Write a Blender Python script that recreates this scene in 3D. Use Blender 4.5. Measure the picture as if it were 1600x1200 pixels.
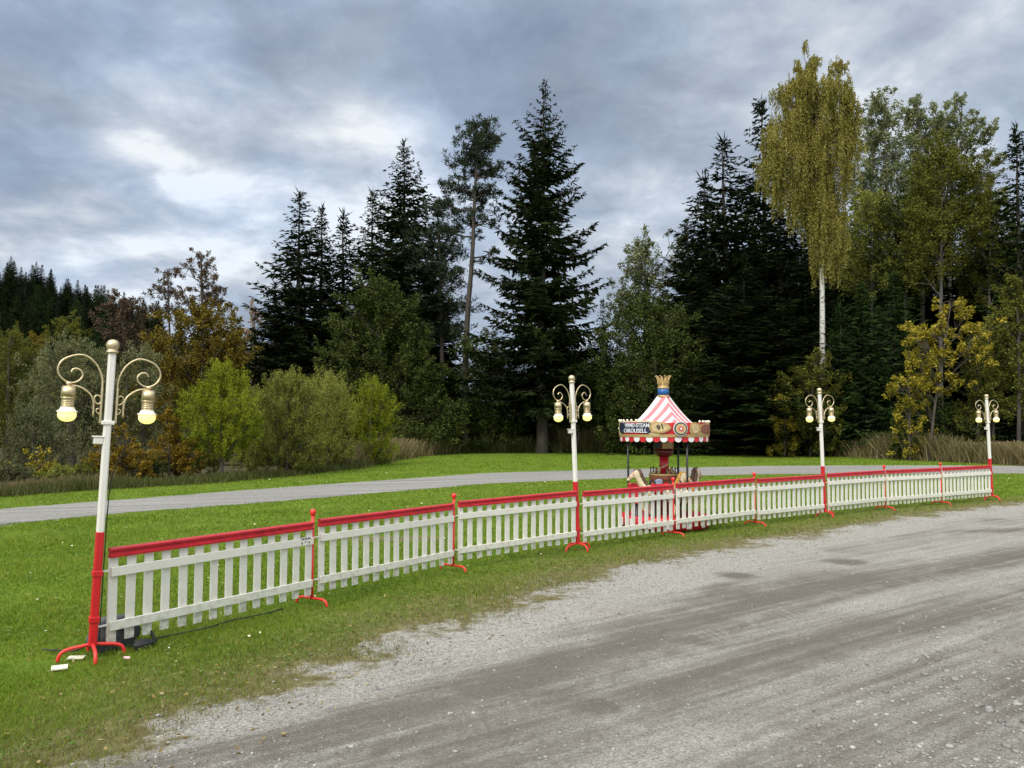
import bpy, bmesh, math, random
import numpy as np
from mathutils import Vector, Matrix
rng = np.random.default_rng(7)
random.seed(7)
PI = math.pi
for o in list(bpy.data.objects): bpy.data.objects.remove(o)
S = bpy.context.scene
COL = S.collection

# ------------------------------------------------------------------ camera
CAMH = 1.7; FPX = 1200.0; PITCH = math.atan(65/1200)
cam = bpy.data.cameras.new('camera'); cam.lens = 27.0; cam.sensor_width = 36.0
cam.clip_start = 0.05; cam.clip_end = 5000
camo = bpy.data.objects.new('camera', cam); COL.objects.link(camo)
camo.location = (0, 0, CAMH); camo.rotation_euler = (PI/2 + PITCH, 0, 0)
S.camera = camo

# ------------------------------------------------------------------ world and sun
SUN_EL = math.radians(42); SUN_AZ = math.radians(215)     # azimuth clockwise from +Y
world = bpy.data.worlds.new('World'); S.world = world; world.use_nodes = True
def build_world():
    nt = world.node_tree; N = nt.nodes; L = nt.links; N.clear()
    def nd(t, **kw):
        n = N.new(t)
        for k, v in kw.items(): setattr(n, k, v)
        return n
    def mth(op, a, b=None, c=None, clamp=False):
        n = nd('ShaderNodeMath', operation=op, use_clamp=clamp)
        for i, q in enumerate((a, b, c)):
            if q is None: continue
            if isinstance(q, (int, float)): n.inputs[i].default_value = q
            else: L.new(q, n.inputs[i])
        return n.outputs[0]
    out = nd('ShaderNodeOutputWorld'); bg = nd('ShaderNodeBackground'); L.new(bg.outputs[0], out.inputs[0])
    tc = nd('ShaderNodeTexCoord'); sep = nd('ShaderNodeSeparateXYZ'); L.new(tc.outputs['Generated'], sep.inputs[0])
    zz = mth('MAXIMUM', sep.outputs[2], 0.0)
    den = mth('ADD', zz, 0.26)
    px = mth('DIVIDE', sep.outputs[0], den); py = mth('DIVIDE', sep.outputs[1], den)
    cmb = nd('ShaderNodeCombineXYZ'); L.new(px, cmb.inputs[0]); L.new(py, cmb.inputs[1])
    def noise(scale, detail, rough, dist, off):
        mp = nd('ShaderNodeMapping'); mp.inputs['Location'].default_value = off
        L.new(cmb.outputs[0], mp.inputs[0])
        n = nd('ShaderNodeTexNoise'); L.new(mp.outputs[0], n.inputs['Vector'])
        n.inputs['Scale'].default_value = scale; n.inputs['Detail'].default_value = detail
        n.inputs['Roughness'].default_value = rough; n.inputs['Distortion'].default_value = dist
        return n.outputs['Fac']
    n1 = noise(1.25, 8, 0.50, 0.15, (3.1, 1.7, 0)); n2 = noise(3.6, 8, 0.55, 0.25, (7.3, 2.2, 0)); n4 = noise(8.5, 8, 0.58, 0.3, (1.3, 5.2, 0))
    v = mth('ADD', mth('MULTIPLY', n1, 0.70), mth('MULTIPLY', n2, 0.47)); v = mth('ADD', v, mth('MULTIPLY', mth('SUBTRACT', n4, .5), .34))
    v = mth('ADD', mth('MULTIPLY', mth('SUBTRACT', v, 0.585), 1.75), 0.57)
    def blob(x, y, rad, amp, sx=1.0, sz=2.0):
        nonlocal v
        u, w = (x-800)/FPX, (600-y)/FPX
        d = Vector((u, math.cos(PITCH)-w*math.sin(PITCH), math.sin(PITCH)+w*math.cos(PITCH))).normalized()
        s1 = nd('ShaderNodeVectorMath', operation='SUBTRACT'); L.new(tc.outputs['Generated'], s1.inputs[0]); s1.inputs[1].default_value = d
        s2 = nd('ShaderNodeVectorMath', operation='MULTIPLY'); L.new(s1.outputs[0], s2.inputs[0]); s2.inputs[1].default_value = (sx, sx, sz)
        s3 = nd('ShaderNodeVectorMath', operation='LENGTH'); L.new(s2.outputs[0], s3.inputs[0])
        ang = rad/FPX
        mr = nd('ShaderNodeMapRange', interpolation_type='SMOOTHERSTEP'); L.new(s3.outputs['Value'], mr.inputs[0])
        mr.inputs[1].default_value = 0; mr.inputs[2].default_value = ang; mr.inputs[3].default_value = amp; mr.inputs[4].default_value = 0
        # break the patch up with the cloud noise
        v = mth('ADD', v, mth('MULTIPLY', mr.outputs[0], mth('MULTIPLY', n2, 2.0)))
    for b in BLOBS: blob(*b)
    rp = nd('ShaderNodeValToRGB'); L.new(v, rp.inputs[0])
    e = rp.color_ramp.elements
    e[0].position = 0.0; e[0].color = (0.146, 0.176, 0.228, 1)
    e[1].position = 1.0; e[1].color = (0.62, 0.645, 0.665, 1)
    for p, c in ((0.25, (0.184, 0.217, 0.274, 1)), (0.45, (0.238, 0.276, 0.338, 1)), (0.62, (0.305, 0.35, 0.418, 1)), (0.8, (0.42, 0.458, 0.51, 1))):
        q = e.new(p); q.color = c
    # bluer thin cloud in loose patches, mostly towards the left
    n3 = noise(1.7, 4, 0.5, 0.1, (11.0, 4.0, 0)); lf = nd('ShaderNodeMapRange', interpolation_type='SMOOTHSTEP'); L.new(sep.outputs[0], lf.inputs[0])
    lf.inputs[1].default_value = .55; lf.inputs[2].default_value = -.35; lf.inputs[3].default_value = .35; lf.inputs[4].default_value = 1.0
    nb = nd('ShaderNodeMapRange', interpolation_type='SMOOTHSTEP'); L.new(n3, nb.inputs[0]); nb.inputs[1].default_value = .38; nb.inputs[2].default_value = .62
    bm_ = nd('ShaderNodeMix', data_type='RGBA', blend_type='MULTIPLY'); L.new(mth('MULTIPLY', lf.outputs[0], nb.outputs[0]), bm_.inputs[0]); L.new(rp.outputs[0], bm_.inputs[6]); bm_.inputs[7].default_value = (.91, .98, 1.09, 1)
    sky = nd('ShaderNodeTexSky', sky_type='NISHITA', sun_disc=False); sky.sun_elevation = SUN_EL; sky.sun_rotation = SUN_AZ
    sky.air_density = 1.0; sky.dust_density = 2.0
    skm = nd('ShaderNodeVectorMath', operation='SCALE'); L.new(sky.outputs[0], skm.inputs[0]); skm.inputs[3].default_value = 0.10
    mx = nd('ShaderNodeMix', data_type='RGBA'); mx.inputs[0].default_value = 0.94
    L.new(skm.outputs[0], mx.inputs[6]); L.new(bm_.outputs[2], mx.inputs[7])
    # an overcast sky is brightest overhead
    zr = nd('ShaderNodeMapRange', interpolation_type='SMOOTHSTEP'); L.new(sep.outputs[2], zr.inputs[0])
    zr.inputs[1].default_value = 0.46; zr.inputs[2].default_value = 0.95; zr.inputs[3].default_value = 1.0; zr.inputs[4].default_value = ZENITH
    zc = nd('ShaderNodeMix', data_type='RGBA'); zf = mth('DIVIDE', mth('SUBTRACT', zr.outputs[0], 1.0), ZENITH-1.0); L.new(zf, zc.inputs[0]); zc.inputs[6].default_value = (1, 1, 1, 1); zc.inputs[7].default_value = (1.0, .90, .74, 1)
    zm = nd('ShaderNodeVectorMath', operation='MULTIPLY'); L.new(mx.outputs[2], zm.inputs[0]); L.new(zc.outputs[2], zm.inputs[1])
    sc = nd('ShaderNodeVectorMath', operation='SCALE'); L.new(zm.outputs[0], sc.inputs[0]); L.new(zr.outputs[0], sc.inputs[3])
    # brightness added to the unseen sky behind the camera, lighting tree and fence fronts
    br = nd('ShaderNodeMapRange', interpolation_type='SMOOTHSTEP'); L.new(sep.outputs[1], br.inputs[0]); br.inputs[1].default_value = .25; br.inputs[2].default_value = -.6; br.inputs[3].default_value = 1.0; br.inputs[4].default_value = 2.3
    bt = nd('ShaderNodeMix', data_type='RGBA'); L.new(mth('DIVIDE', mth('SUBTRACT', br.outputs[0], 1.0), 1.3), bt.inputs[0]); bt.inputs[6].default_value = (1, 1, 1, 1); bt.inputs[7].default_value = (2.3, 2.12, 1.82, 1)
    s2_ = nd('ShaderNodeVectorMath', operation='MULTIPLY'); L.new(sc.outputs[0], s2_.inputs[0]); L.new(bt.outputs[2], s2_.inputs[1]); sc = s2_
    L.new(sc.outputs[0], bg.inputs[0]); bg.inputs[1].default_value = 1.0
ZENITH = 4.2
BLOBS = [(265, 150, 170, .20, 1, 1.5), (215, 225, 110, .20, 1, 2.6), (330, 285, 130, .22, 1, 2.8), (120, 370, 440, .22, 1, 2.6), (590, 200, 170, .22, 1, 2.2),
         (690, 330, 260, .22, 1, 2.0), (985, 330, 230, .13, 1, 1.8), (980, 430, 220, .16, 1, 1.8), (430, 190, 260, .10, 1, 1.8), (430, 330, 240, .14, 1, 2.2), (300, 20, 200, .08, 1, 2.0), (640, 60, 480, -.17, 1, 1.4), (880, 210, 260, -.20, 1, 1.4), (1180, 180, 600, .10, 1, 1.3),
         (60, 300, 190, -.14, 1, 2.0), (30, 80, 260, -.06, 1, 2.0), (1500, 130, 420, .05, 1, 1.3)]
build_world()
sun = bpy.data.lights.new('sun', 'SUN'); sun.energy = 1.5; sun.angle = math.radians(20); sun.color = (1.0, 0.955, 0.88)
suno = bpy.data.objects.new('sun', sun); COL.objects.link(suno)
sd_ = Vector((math.sin(SUN_AZ)*math.cos(SUN_EL), math.cos(SUN_AZ)*math.cos(SUN_EL), math.sin(SUN_EL)))
suno.rotation_euler = sd_.to_track_quat('Z', 'Y').to_euler(); suno.location = (0, 0, 60)
S.view_settings.view_transform = 'Standard'; S.view_settings.look = 'None'
S.view_settings.exposure = 0.58; S.view_settings.gamma = 1.0
S.render.engine = 'CYCLES'

# ------------------------------------------------------------------ layout helpers
def ray(px, py):
    u, v = (px-800)/FPX, (600-py)/FPX
    return u, math.cos(PITCH)-v*math.sin(PITCH), math.sin(PITCH)+v*math.cos(PITCH)
def G(px, py):
    a, b, c = ray(px, py); t = CAMH/(-c); return np.array((a*t, b*t))
def at(px, py, Y):
    a, b, c = ray(px, py); t = Y/b; return a*t, CAMH+c*t
def lerp(a, b, t): return a+(b-a)*t

# ------------------------------------------------------------------ object helpers
def tag(o, label=None, cat=None, group=None, kind=None):
    if label: o['label'] = label
    if cat: o['category'] = cat
    if group: o['group'] = group
    if kind: o['kind'] = kind
    return o
def empty(name, loc=(0, 0, 0), rz=0.0):
    o = bpy.data.objects.new(name, None); COL.objects.link(o); o.location = loc; o.rotation_euler = (0, 0, rz); o.empty_display_size = .2
    return o
def link(name, me, parent=None):
    o = bpy.data.objects.new(name, me); COL.objects.link(o)
    if parent: o.parent = parent
    return o
def copy_tree(o, parent=None):
    c = o.copy(); COL.objects.link(c); c.parent = parent
    for ch in [q for q in bpy.data.objects if q.parent == o]: copy_tree(ch, c)
    return c
def np_mesh(name, V, Fc, mat=None, smooth=False):
    me = bpy.data.meshes.new(name)
    V = np.asarray(V, dtype=np.float32); Fc = np.asarray(Fc, dtype=np.int32); n, k = Fc.shape
    me.vertices.add(len(V)); me.vertices.foreach_set('co', V.ravel())
    me.loops.add(n*k); me.loops.foreach_set('vertex_index', Fc.ravel())
    me.polygons.add(n); me.polygons.foreach_set('loop_start', np.arange(0, n*k, k, dtype=np.int32))
    if smooth: me.polygons.foreach_set('use_smooth', np.ones(n, dtype=bool))
    me.update(calc_edges=True)
    if mat: me.materials.append(mat)
    return me
def fattr(me, name, vals):
    a = me.attributes.new(name, 'FLOAT', 'POINT'); a.data.foreach_set('value', np.asarray(vals, dtype=np.float32))
class MB:
    """collects shapes of one part"""
    def __init__(self): self.v = []; self.f = []; self.m = []; self.s = []
    def add(self, V, F, mi=0, smooth=False):
        b = len(self.v); self.v += [tuple(map(float, q)) for q in V]
        for f in F: self.f.append(tuple(b+int(i) for i in f)); self.m.append(mi); self.s.append(smooth)
        return self
    def box(self, c, d, mi=0, R=None, bev=0.0):
        bm = bmesh.new(); bmesh.ops.create_cube(bm, size=1.0)
        for v in bm.verts: v.co = Vector((v.co.x*d[0], v.co.y*d[1], v.co.z*d[2]))
        if bev > 0: bmesh.ops.bevel(bm, geom=bm.edges[:], offset=bev, segments=2, affect='EDGES', profile=.5)
        if R is not None: bm.transform(R.to_4x4())
        bm.verts.index_update()
        V = [(v.co.x+c[0], v.co.y+c[1], v.co.z+c[2]) for v in bm.verts]; F = [[v.index for v in f.verts] for f in bm.faces]
        bm.free(); return self.add(V, F, mi)
    def tube(self, P, r, seg=10, mi=0, cap=True, closed=False):
        V, F = tube(P, r, seg)
        self.add(V, F, mi, True)
        if cap:
            n = len(P); b = len(self.v)-n*seg
            self.f.append(tuple(b+i for i in reversed(range(seg)))); self.m.append(mi); self.s.append(False)
            self.f.append(tuple(b+(n-1)*seg+i for i in range(seg))); self.m.append(mi); self.s.append(False)
        return self
    def lathe(self, prof, seg=24, mi=0, c=(0, 0, 0), smooth=True):
        V = []; F = []; n = len(prof)
        for (r, z) in prof:
            for k in range(seg):
                a = 2*PI*k/seg; V.append((c[0]+r*math.cos(a), c[1]+r*math.sin(a), c[2]+z))
        for i in range(n-1):
            for k in range(seg):
                k2 = (k+1) % seg; F.append((i*seg+k, i*seg+k2, (i+1)*seg+k2, (i+1)*seg+k))
        F.append(tuple(reversed(range(seg)))); F.append(tuple((n-1)*seg+k for k in range(seg)))
        return self.add(V, F, mi, smooth)
    def build(self, name, mats, parent=None):
        me = bpy.data.meshes.new(name); me.from_pydata(self.v, [], self.f)
        if not isinstance(mats, (list, tuple)): mats = [mats]
        for m in mats: me.materials.append(m)
        for p, mi, s in zip(me.polygons, self.m, self.s): p.material_index = mi; p.use_smooth = s
        me.update()
        return link(name, me, parent)
def tube(P, r, seg=8):
    P = np.asarray(P, float); n = len(P); r = np.broadcast_to(np.asarray(r, float), (n,))
    T = np.gradient(P, axis=0); T /= np.linalg.norm(T, axis=1)[:, None]+1e-9
    ref = np.array((0, 0, 1.0)) if abs(T[0][2]) < .9 else np.array((1.0, 0, 0))
    A = np.cross(T[0], ref); A /= np.linalg.norm(A)
    V = []
    for i in range(n):
        A = A-T[i]*np.dot(A, T[i]); A /= np.linalg.norm(A)+1e-9
        B = np.cross(T[i], A)
        for k in range(seg):
            a = 2*PI*k/seg; V.append(P[i]+r[i]*(math.cos(a)*A+math.sin(a)*B))
    F = []
    for i in range(n-1):
        for k in range(seg):
            k2 = (k+1) % seg; F.append((i*seg+k, i*seg+k2, (i+1)*seg+k2, (i+1)*seg+k))
    return np.array(V), np.array(F)
def spline(P, n):
    """Catmull-Rom through the points"""
    P = np.asarray(P, float); m = len(P); Q = np.vstack([2*P[0]-P[1], P, 2*P[-1]-P[-2]])
    out = []
    for t in np.linspace(0, m-1-1e-6, n):
        i = int(t); f = t-i; a, b, c, d = Q[i], Q[i+1], Q[i+2], Q[i+3]
        out.append(.5*(2*b+(c-a)*f+(2*a-5*b+4*c-d)*f*f+(3*b-a-3*c+d)*f**3))
    return np.array(out)

# ------------------------------------------------------------------ materials
def nodes(name):
    m = bpy.data.materials.new(name); m.use_nodes = True; nt = m.node_tree; nt.nodes.clear()
    return m, nt, nt.nodes, nt.links
def paint(name, col, rough=.45, var=.12, scale=14, bump=.03, metal=0.0, spec=.5, dirt=None, dirt_amt=.0, wear_scale=30):
    m, nt, N, L = nodes(name)
    out = N.new('ShaderNodeOutputMaterial'); b = N.new('ShaderNodeBsdfPrincipled'); L.new(b.outputs[0], out.inputs[0])
    tc = N.new('ShaderNodeTexCoord'); nz = N.new('ShaderNodeTexNoise'); L.new(tc.outputs['Object'], nz.inputs['Vector'])
    nz.inputs['Scale'].default_value = scale; nz.inputs['Detail'].default_value = 6
    rp = N.new('ShaderNodeValToRGB'); L.new(nz.outputs['Fac'], rp.inputs[0])
    e = rp.color_ramp.elements; e[0].position = .3; e[1].position = .7
    e[0].color = tuple(c*(1-var) for c in col)+(1,); e[1].color = tuple(min(1, c*(1+var)) for c in col)+(1,)
    res = rp.outputs[0]
    if dirt:
        n2 = N.new('ShaderNodeTexNoise'); L.new(tc.outputs['Object'], n2.inputs['Vector']); n2.inputs['Scale'].default_value = wear_scale; n2.inputs['Detail'].default_value = 8; n2.inputs['Roughness'].default_value = .7
        mr = N.new('ShaderNodeMapRange'); L.new(n2.outputs['Fac'], mr.inputs[0]); mr.inputs[1].default_value = .54; mr.inputs[2].default_value = .72; mr.inputs[3].default_value = 0; mr.inputs[4].default_value = dirt_amt
        mx = N.new('ShaderNodeMix'); mx.data_type = 'RGBA'; L.new(mr.outputs[0], mx.inputs[0]); L.new(res, mx.inputs[6]); mx.inputs[7].default_value = tuple(dirt)+(1,)
        res = mx.outputs[2]
    L.new(res, b.inputs['Base Color']); b.inputs['Roughness'].default_value = rough; b.inputs['Metallic'].default_value = metal
    b.inputs['Specular IOR Level'].default_value = spec
    if bump:
        bp = N.new('ShaderNodeBump'); bp.inputs['Strength'].default_value = bump*8; bp.inputs['Distance'].default_value = .004; L.new(nz.outputs['Fac'], bp.inputs['Height']); L.new(bp.outputs[0], b.inputs['Normal'])
    return m
def emit(name, col, strength):
    m, nt, N, L = nodes(name)
    out = N.new('ShaderNodeOutputMaterial'); b = N.new('ShaderNodeBsdfPrincipled'); L.new(b.outputs[0], out.inputs[0])
    b.inputs['Base Color'].default_value = tuple(col)+(1,); b.inputs['Roughness'].default_value = .25
    b.inputs['Emission Color'].default_value = tuple(col)+(1,); b.inputs['Emission Strength'].default_value = strength
    return m
def leafmat(name, cols, transl=.35, rough=.6, clump=.35, cscale=.5, objvar=.15):
    """leaf colours spread over single leaves; light and dark clumps; slight tree to tree change"""
    m, nt, N, L = nodes(name)
    out = N.new('ShaderNodeOutputMaterial'); geo = N.new('ShaderNodeNewGeometry'); oi = N.new('ShaderNodeObjectInfo'); tc = N.new('ShaderNodeTexCoord')
    nz = N.new('ShaderNodeTexNoise'); nz.inputs['Scale'].default_value = cscale; nz.inputs['Detail'].default_value = 4; L.new(tc.outputs['Object'], nz.inputs['Vector'])
    a = N.new('ShaderNodeMath'); a.operation = 'MULTIPLY_ADD'; L.new(nz.outputs['Fac'], a.inputs[0]); a.inputs[1].default_value = 2.6*clump; a.inputs[2].default_value = -1.3*clump
    c = N.new('ShaderNodeMath'); c.operation = 'ADD'; L.new(geo.outputs['Random Per Island'], c.inputs[0]); L.new(a.outputs[0], c.inputs[1])
    rp = N.new('ShaderNodeValToRGB'); L.new(c.outputs[0], rp.inputs[0]); e = rp.color_ramp.elements
    n = len(cols); e[0].position = .02; e[0].color = tuple(cols[0])+(1,); e[1].position = .98; e[1].color = tuple(cols[-1])+(1,)
    for i in range(1, n-1): el = e.new(.02+.96*i/(n-1)); el.color = tuple(cols[i])+(1,)
    ov = N.new('ShaderNodeMapRange'); L.new(oi.outputs['Random'], ov.inputs[0]); ov.inputs[3].default_value = 1-objvar; ov.inputs[4].default_value = 1+objvar
    hs = N.new('ShaderNodeHueSaturation'); L.new(rp.outputs[0], hs.inputs['Color']); L.new(ov.outputs[0], hs.inputs['Value'])
    d = N.new('ShaderNodeBsdfDiffuse'); t = N.new('ShaderNodeBsdfTranslucent'); mx = N.new('ShaderNodeMixShader'); mx.inputs[0].default_value = transl
    L.new(hs.outputs[0], d.inputs[0]); L.new(hs.outputs[0], t.inputs[0]); L.new(d.outputs[0], mx.inputs[1]); L.new(t.outputs[0], mx.inputs[2])
    L.new(mx.outputs[0], out.inputs[0])
    return m
def barkmat(name, c0, c1, scale=6, stretch=6):
    m, nt, N, L = nodes(name)
    out = N.new('ShaderNodeOutputMaterial'); b = N.new('ShaderNodeBsdfPrincipled'); L.new(b.outputs[0], out.inputs[0])
    tc = N.new('ShaderNodeTexCoord'); mp = N.new('ShaderNodeMapping'); L.new(tc.outputs['Object'], mp.inputs[0]); mp.inputs['Scale'].default_value = (1, 1, 1/stretch)
    nz = N.new('ShaderNodeTexNoise'); L.new(mp.outputs[0], nz.inputs['Vector']); nz.inputs['Scale'].default_value = scale; nz.inputs['Detail'].default_value = 6
    rp = N.new('ShaderNodeValToRGB'); L.new(nz.outputs['Fac'], rp.inputs[0]); e = rp.color_ramp.elements
    e[0].position = .35; e[1].position = .65; e[0].color = tuple(c0)+(1,); e[1].color = tuple(c1)+(1,)
    L.new(rp.outputs[0], b.inputs['Base Color']); b.inputs['Roughness'].default_value = .9
    bp = N.new('ShaderNodeBump'); bp.inputs['Strength'].default_value = .6; bp.inputs['Distance'].default_value = .03; L.new(nz.outputs['Fac'], bp.inputs['Height']); L.new(bp.outputs[0], b.inputs['Normal'])
    return m

# ------------------------------------------------------------------ ground layout
LAMP_PX = [(143, 1029), (903, 861), (1289, 808), (1550, 782)]
NODE_PX = [(143, 1029), (487, 945), (708, 892), (903, 861), (1052, 838), (1180, 821.5), (1289, 808), (1383, 797), (1471, 789), (1550, 782)]
NODES = np.array([G(*p) for p in NODE_PX])
FD = np.array((0.77, 0.64)); FD /= np.linalg.norm(FD); FN = np.array((FD[1], -FD[0]))     # along the fence / towards the gravel
O0 = NODES[0]
EDGE_PX = [(-150, 1330), (100, 1215), (190, 1178), (300, 1112), (400, 1080), (540, 1040), (650, 985), (800, 945), (950, 890), (1100, 862), (1300, 828), (1450, 802), (1600, 786), (1800, 772)]
ep = np.array([G(*p) for p in EDGE_PX]); es = (ep-O0)@FD; et = (ep-O0)@FN
o_ = np.argsort(es); es = es[o_]; et = et[o_]
def lot_sd(x, y):
    s = (x-O0[0])*FD[0]+(y-O0[1])*FD[1]; t = (x-O0[0])*FN[0]+(y-O0[1])*FN[1]
    b = np.interp(s, es, et)
    return t-b
PATH_PX = [(-120, 812, 842), (0, 795, 820), (200, 780, 801), (420, 763, 785), (620, 749, 768), (760, 739, 756), (900, 735, 750), (1050, 731, 744.5), (1200, 728, 741), (1400, 727, 740), (1600, 728, 740), (1750, 730, 742)]
pf = np.array([G(a, b) for a, b, c in PATH_PX]); pn = np.array([G(a, c) for a, b, c in PATH_PX])
def ext(P):
    a = P[0]-(P[1]-P[0])/np.linalg.norm(P[1]-P[0])*200; b = P[-1]+(P[-1]-P[-2])/np.linalg.norm(P[-1]-P[-2])*200
    return np.vstack([a, P, b])
pfe, pne = ext(pf), ext(pn)
def path_sd(x, y):
    yf = np.interp(x, pfe[:, 0], pfe[:, 1]); yn = np.interp(x, pne[:, 0], pne[:, 1])
    return np.minimum(yf-y, y-yn)*.8
TL_PX = [(-200, 790), (0, 775), (120, 767), (300, 757), (430, 745), (540, 733), (640, 713), (720, 708), (1100, 708), (1300, 712), (1450, 719), (1600, 726), (1700, 733)]
tl = np.array([G(*p) for p in TL_PX]); tl = tl[np.argsort(tl[:, 0])]
def wood_sd(x, y): return y-np.interp(x, tl[:, 0], tl[:, 1])
def seg_dist(x, y, P):
    d = np.full(np.shape(x), 1e9)
    for a, b in zip(P[:-1], P[1:]):
        ab = b-a; t = np.clip(((x-a[0])*ab[0]+(y-a[1])*ab[1])/(ab@ab), 0, 1)
        d = np.minimum(d, np.hypot(x-a[0]-t*ab[0], y-a[1]-t*ab[1]))
    return d
TRACKS = [([(-100, 1330), (150, 1240), (420, 1160), (560, 1128), (800, 1062), (1000, 992), (1200, 932), (1420, 892), (1600, 868), (1800, 850)], .42, .75),
          ([(500, 1290), (700, 1205), (900, 1125), (1100, 1068), (1300, 1005), (1600, 935), (1800, 905)], .40, .55),
          ([(900, 1010), (1010, 990), (1075, 950), (1130, 915)], .16, .55),
          ([(1455, 906), (1530, 884), (1600, 868), (1700, 850)], .11, .8),
          ([(300, 1290), (620, 1165), (900, 1075), (1150, 985), (1400, 915), (1700, 862)], .10, .6), ([(620, 1300), (860, 1195), (1120, 1095), (1360, 1010), (1700, 925)], .09, .5),
          ([(1480, 832), (1600, 828), (1700, 826)], .22, .55), ([(1300, 860), (1420, 838), (1560, 812)], .2, .35),
          ([(1250, 1290), (1420, 1180), (1600, 1090), (1800, 1010)], .75, .55)]
TRK = [(spline([G(*p) for p in P], 40), w, a) for P, w, a in TRACKS]
POTS = [(1082, 1003, .22, .10), (943, 1106, .16, .09), (1326, 879, .26, .14), (1150, 900, .2, .1), (420, 1160, .14, .08)]
def track(x, y):
    v = np.zeros(np.shape(x))
    for P, w, a in TRK: v = np.maximum(v, a*np.exp(-(seg_dist(x, y, P)/w)**2))
    for px, py, rx, ry in POTS:
        c = G(px, py); v = np.maximum(v, 1.0*np.exp(-(((x-c[0])/rx)**2+((y-c[1])/(ry*1.6))**2)**1.5))
    return v
BARE = [(625, 842, 1.1, .35, 1.0), (60, 1040, .5, .18, .6), (1050, 835, .7, .3, .5), (30, 930, .5, .3, .35)]
def bare(x, y):
    v = np.zeros(np.shape(x))
    for px, py, rx, ry, a in BARE:
        c = G(px, py); v = np.maximum(v, a*np.exp(-(((x-c[0])/rx)**2+((y-c[1])/ry)**2)))
    d = seg_dist(x, y, NODES); 
    return v

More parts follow.
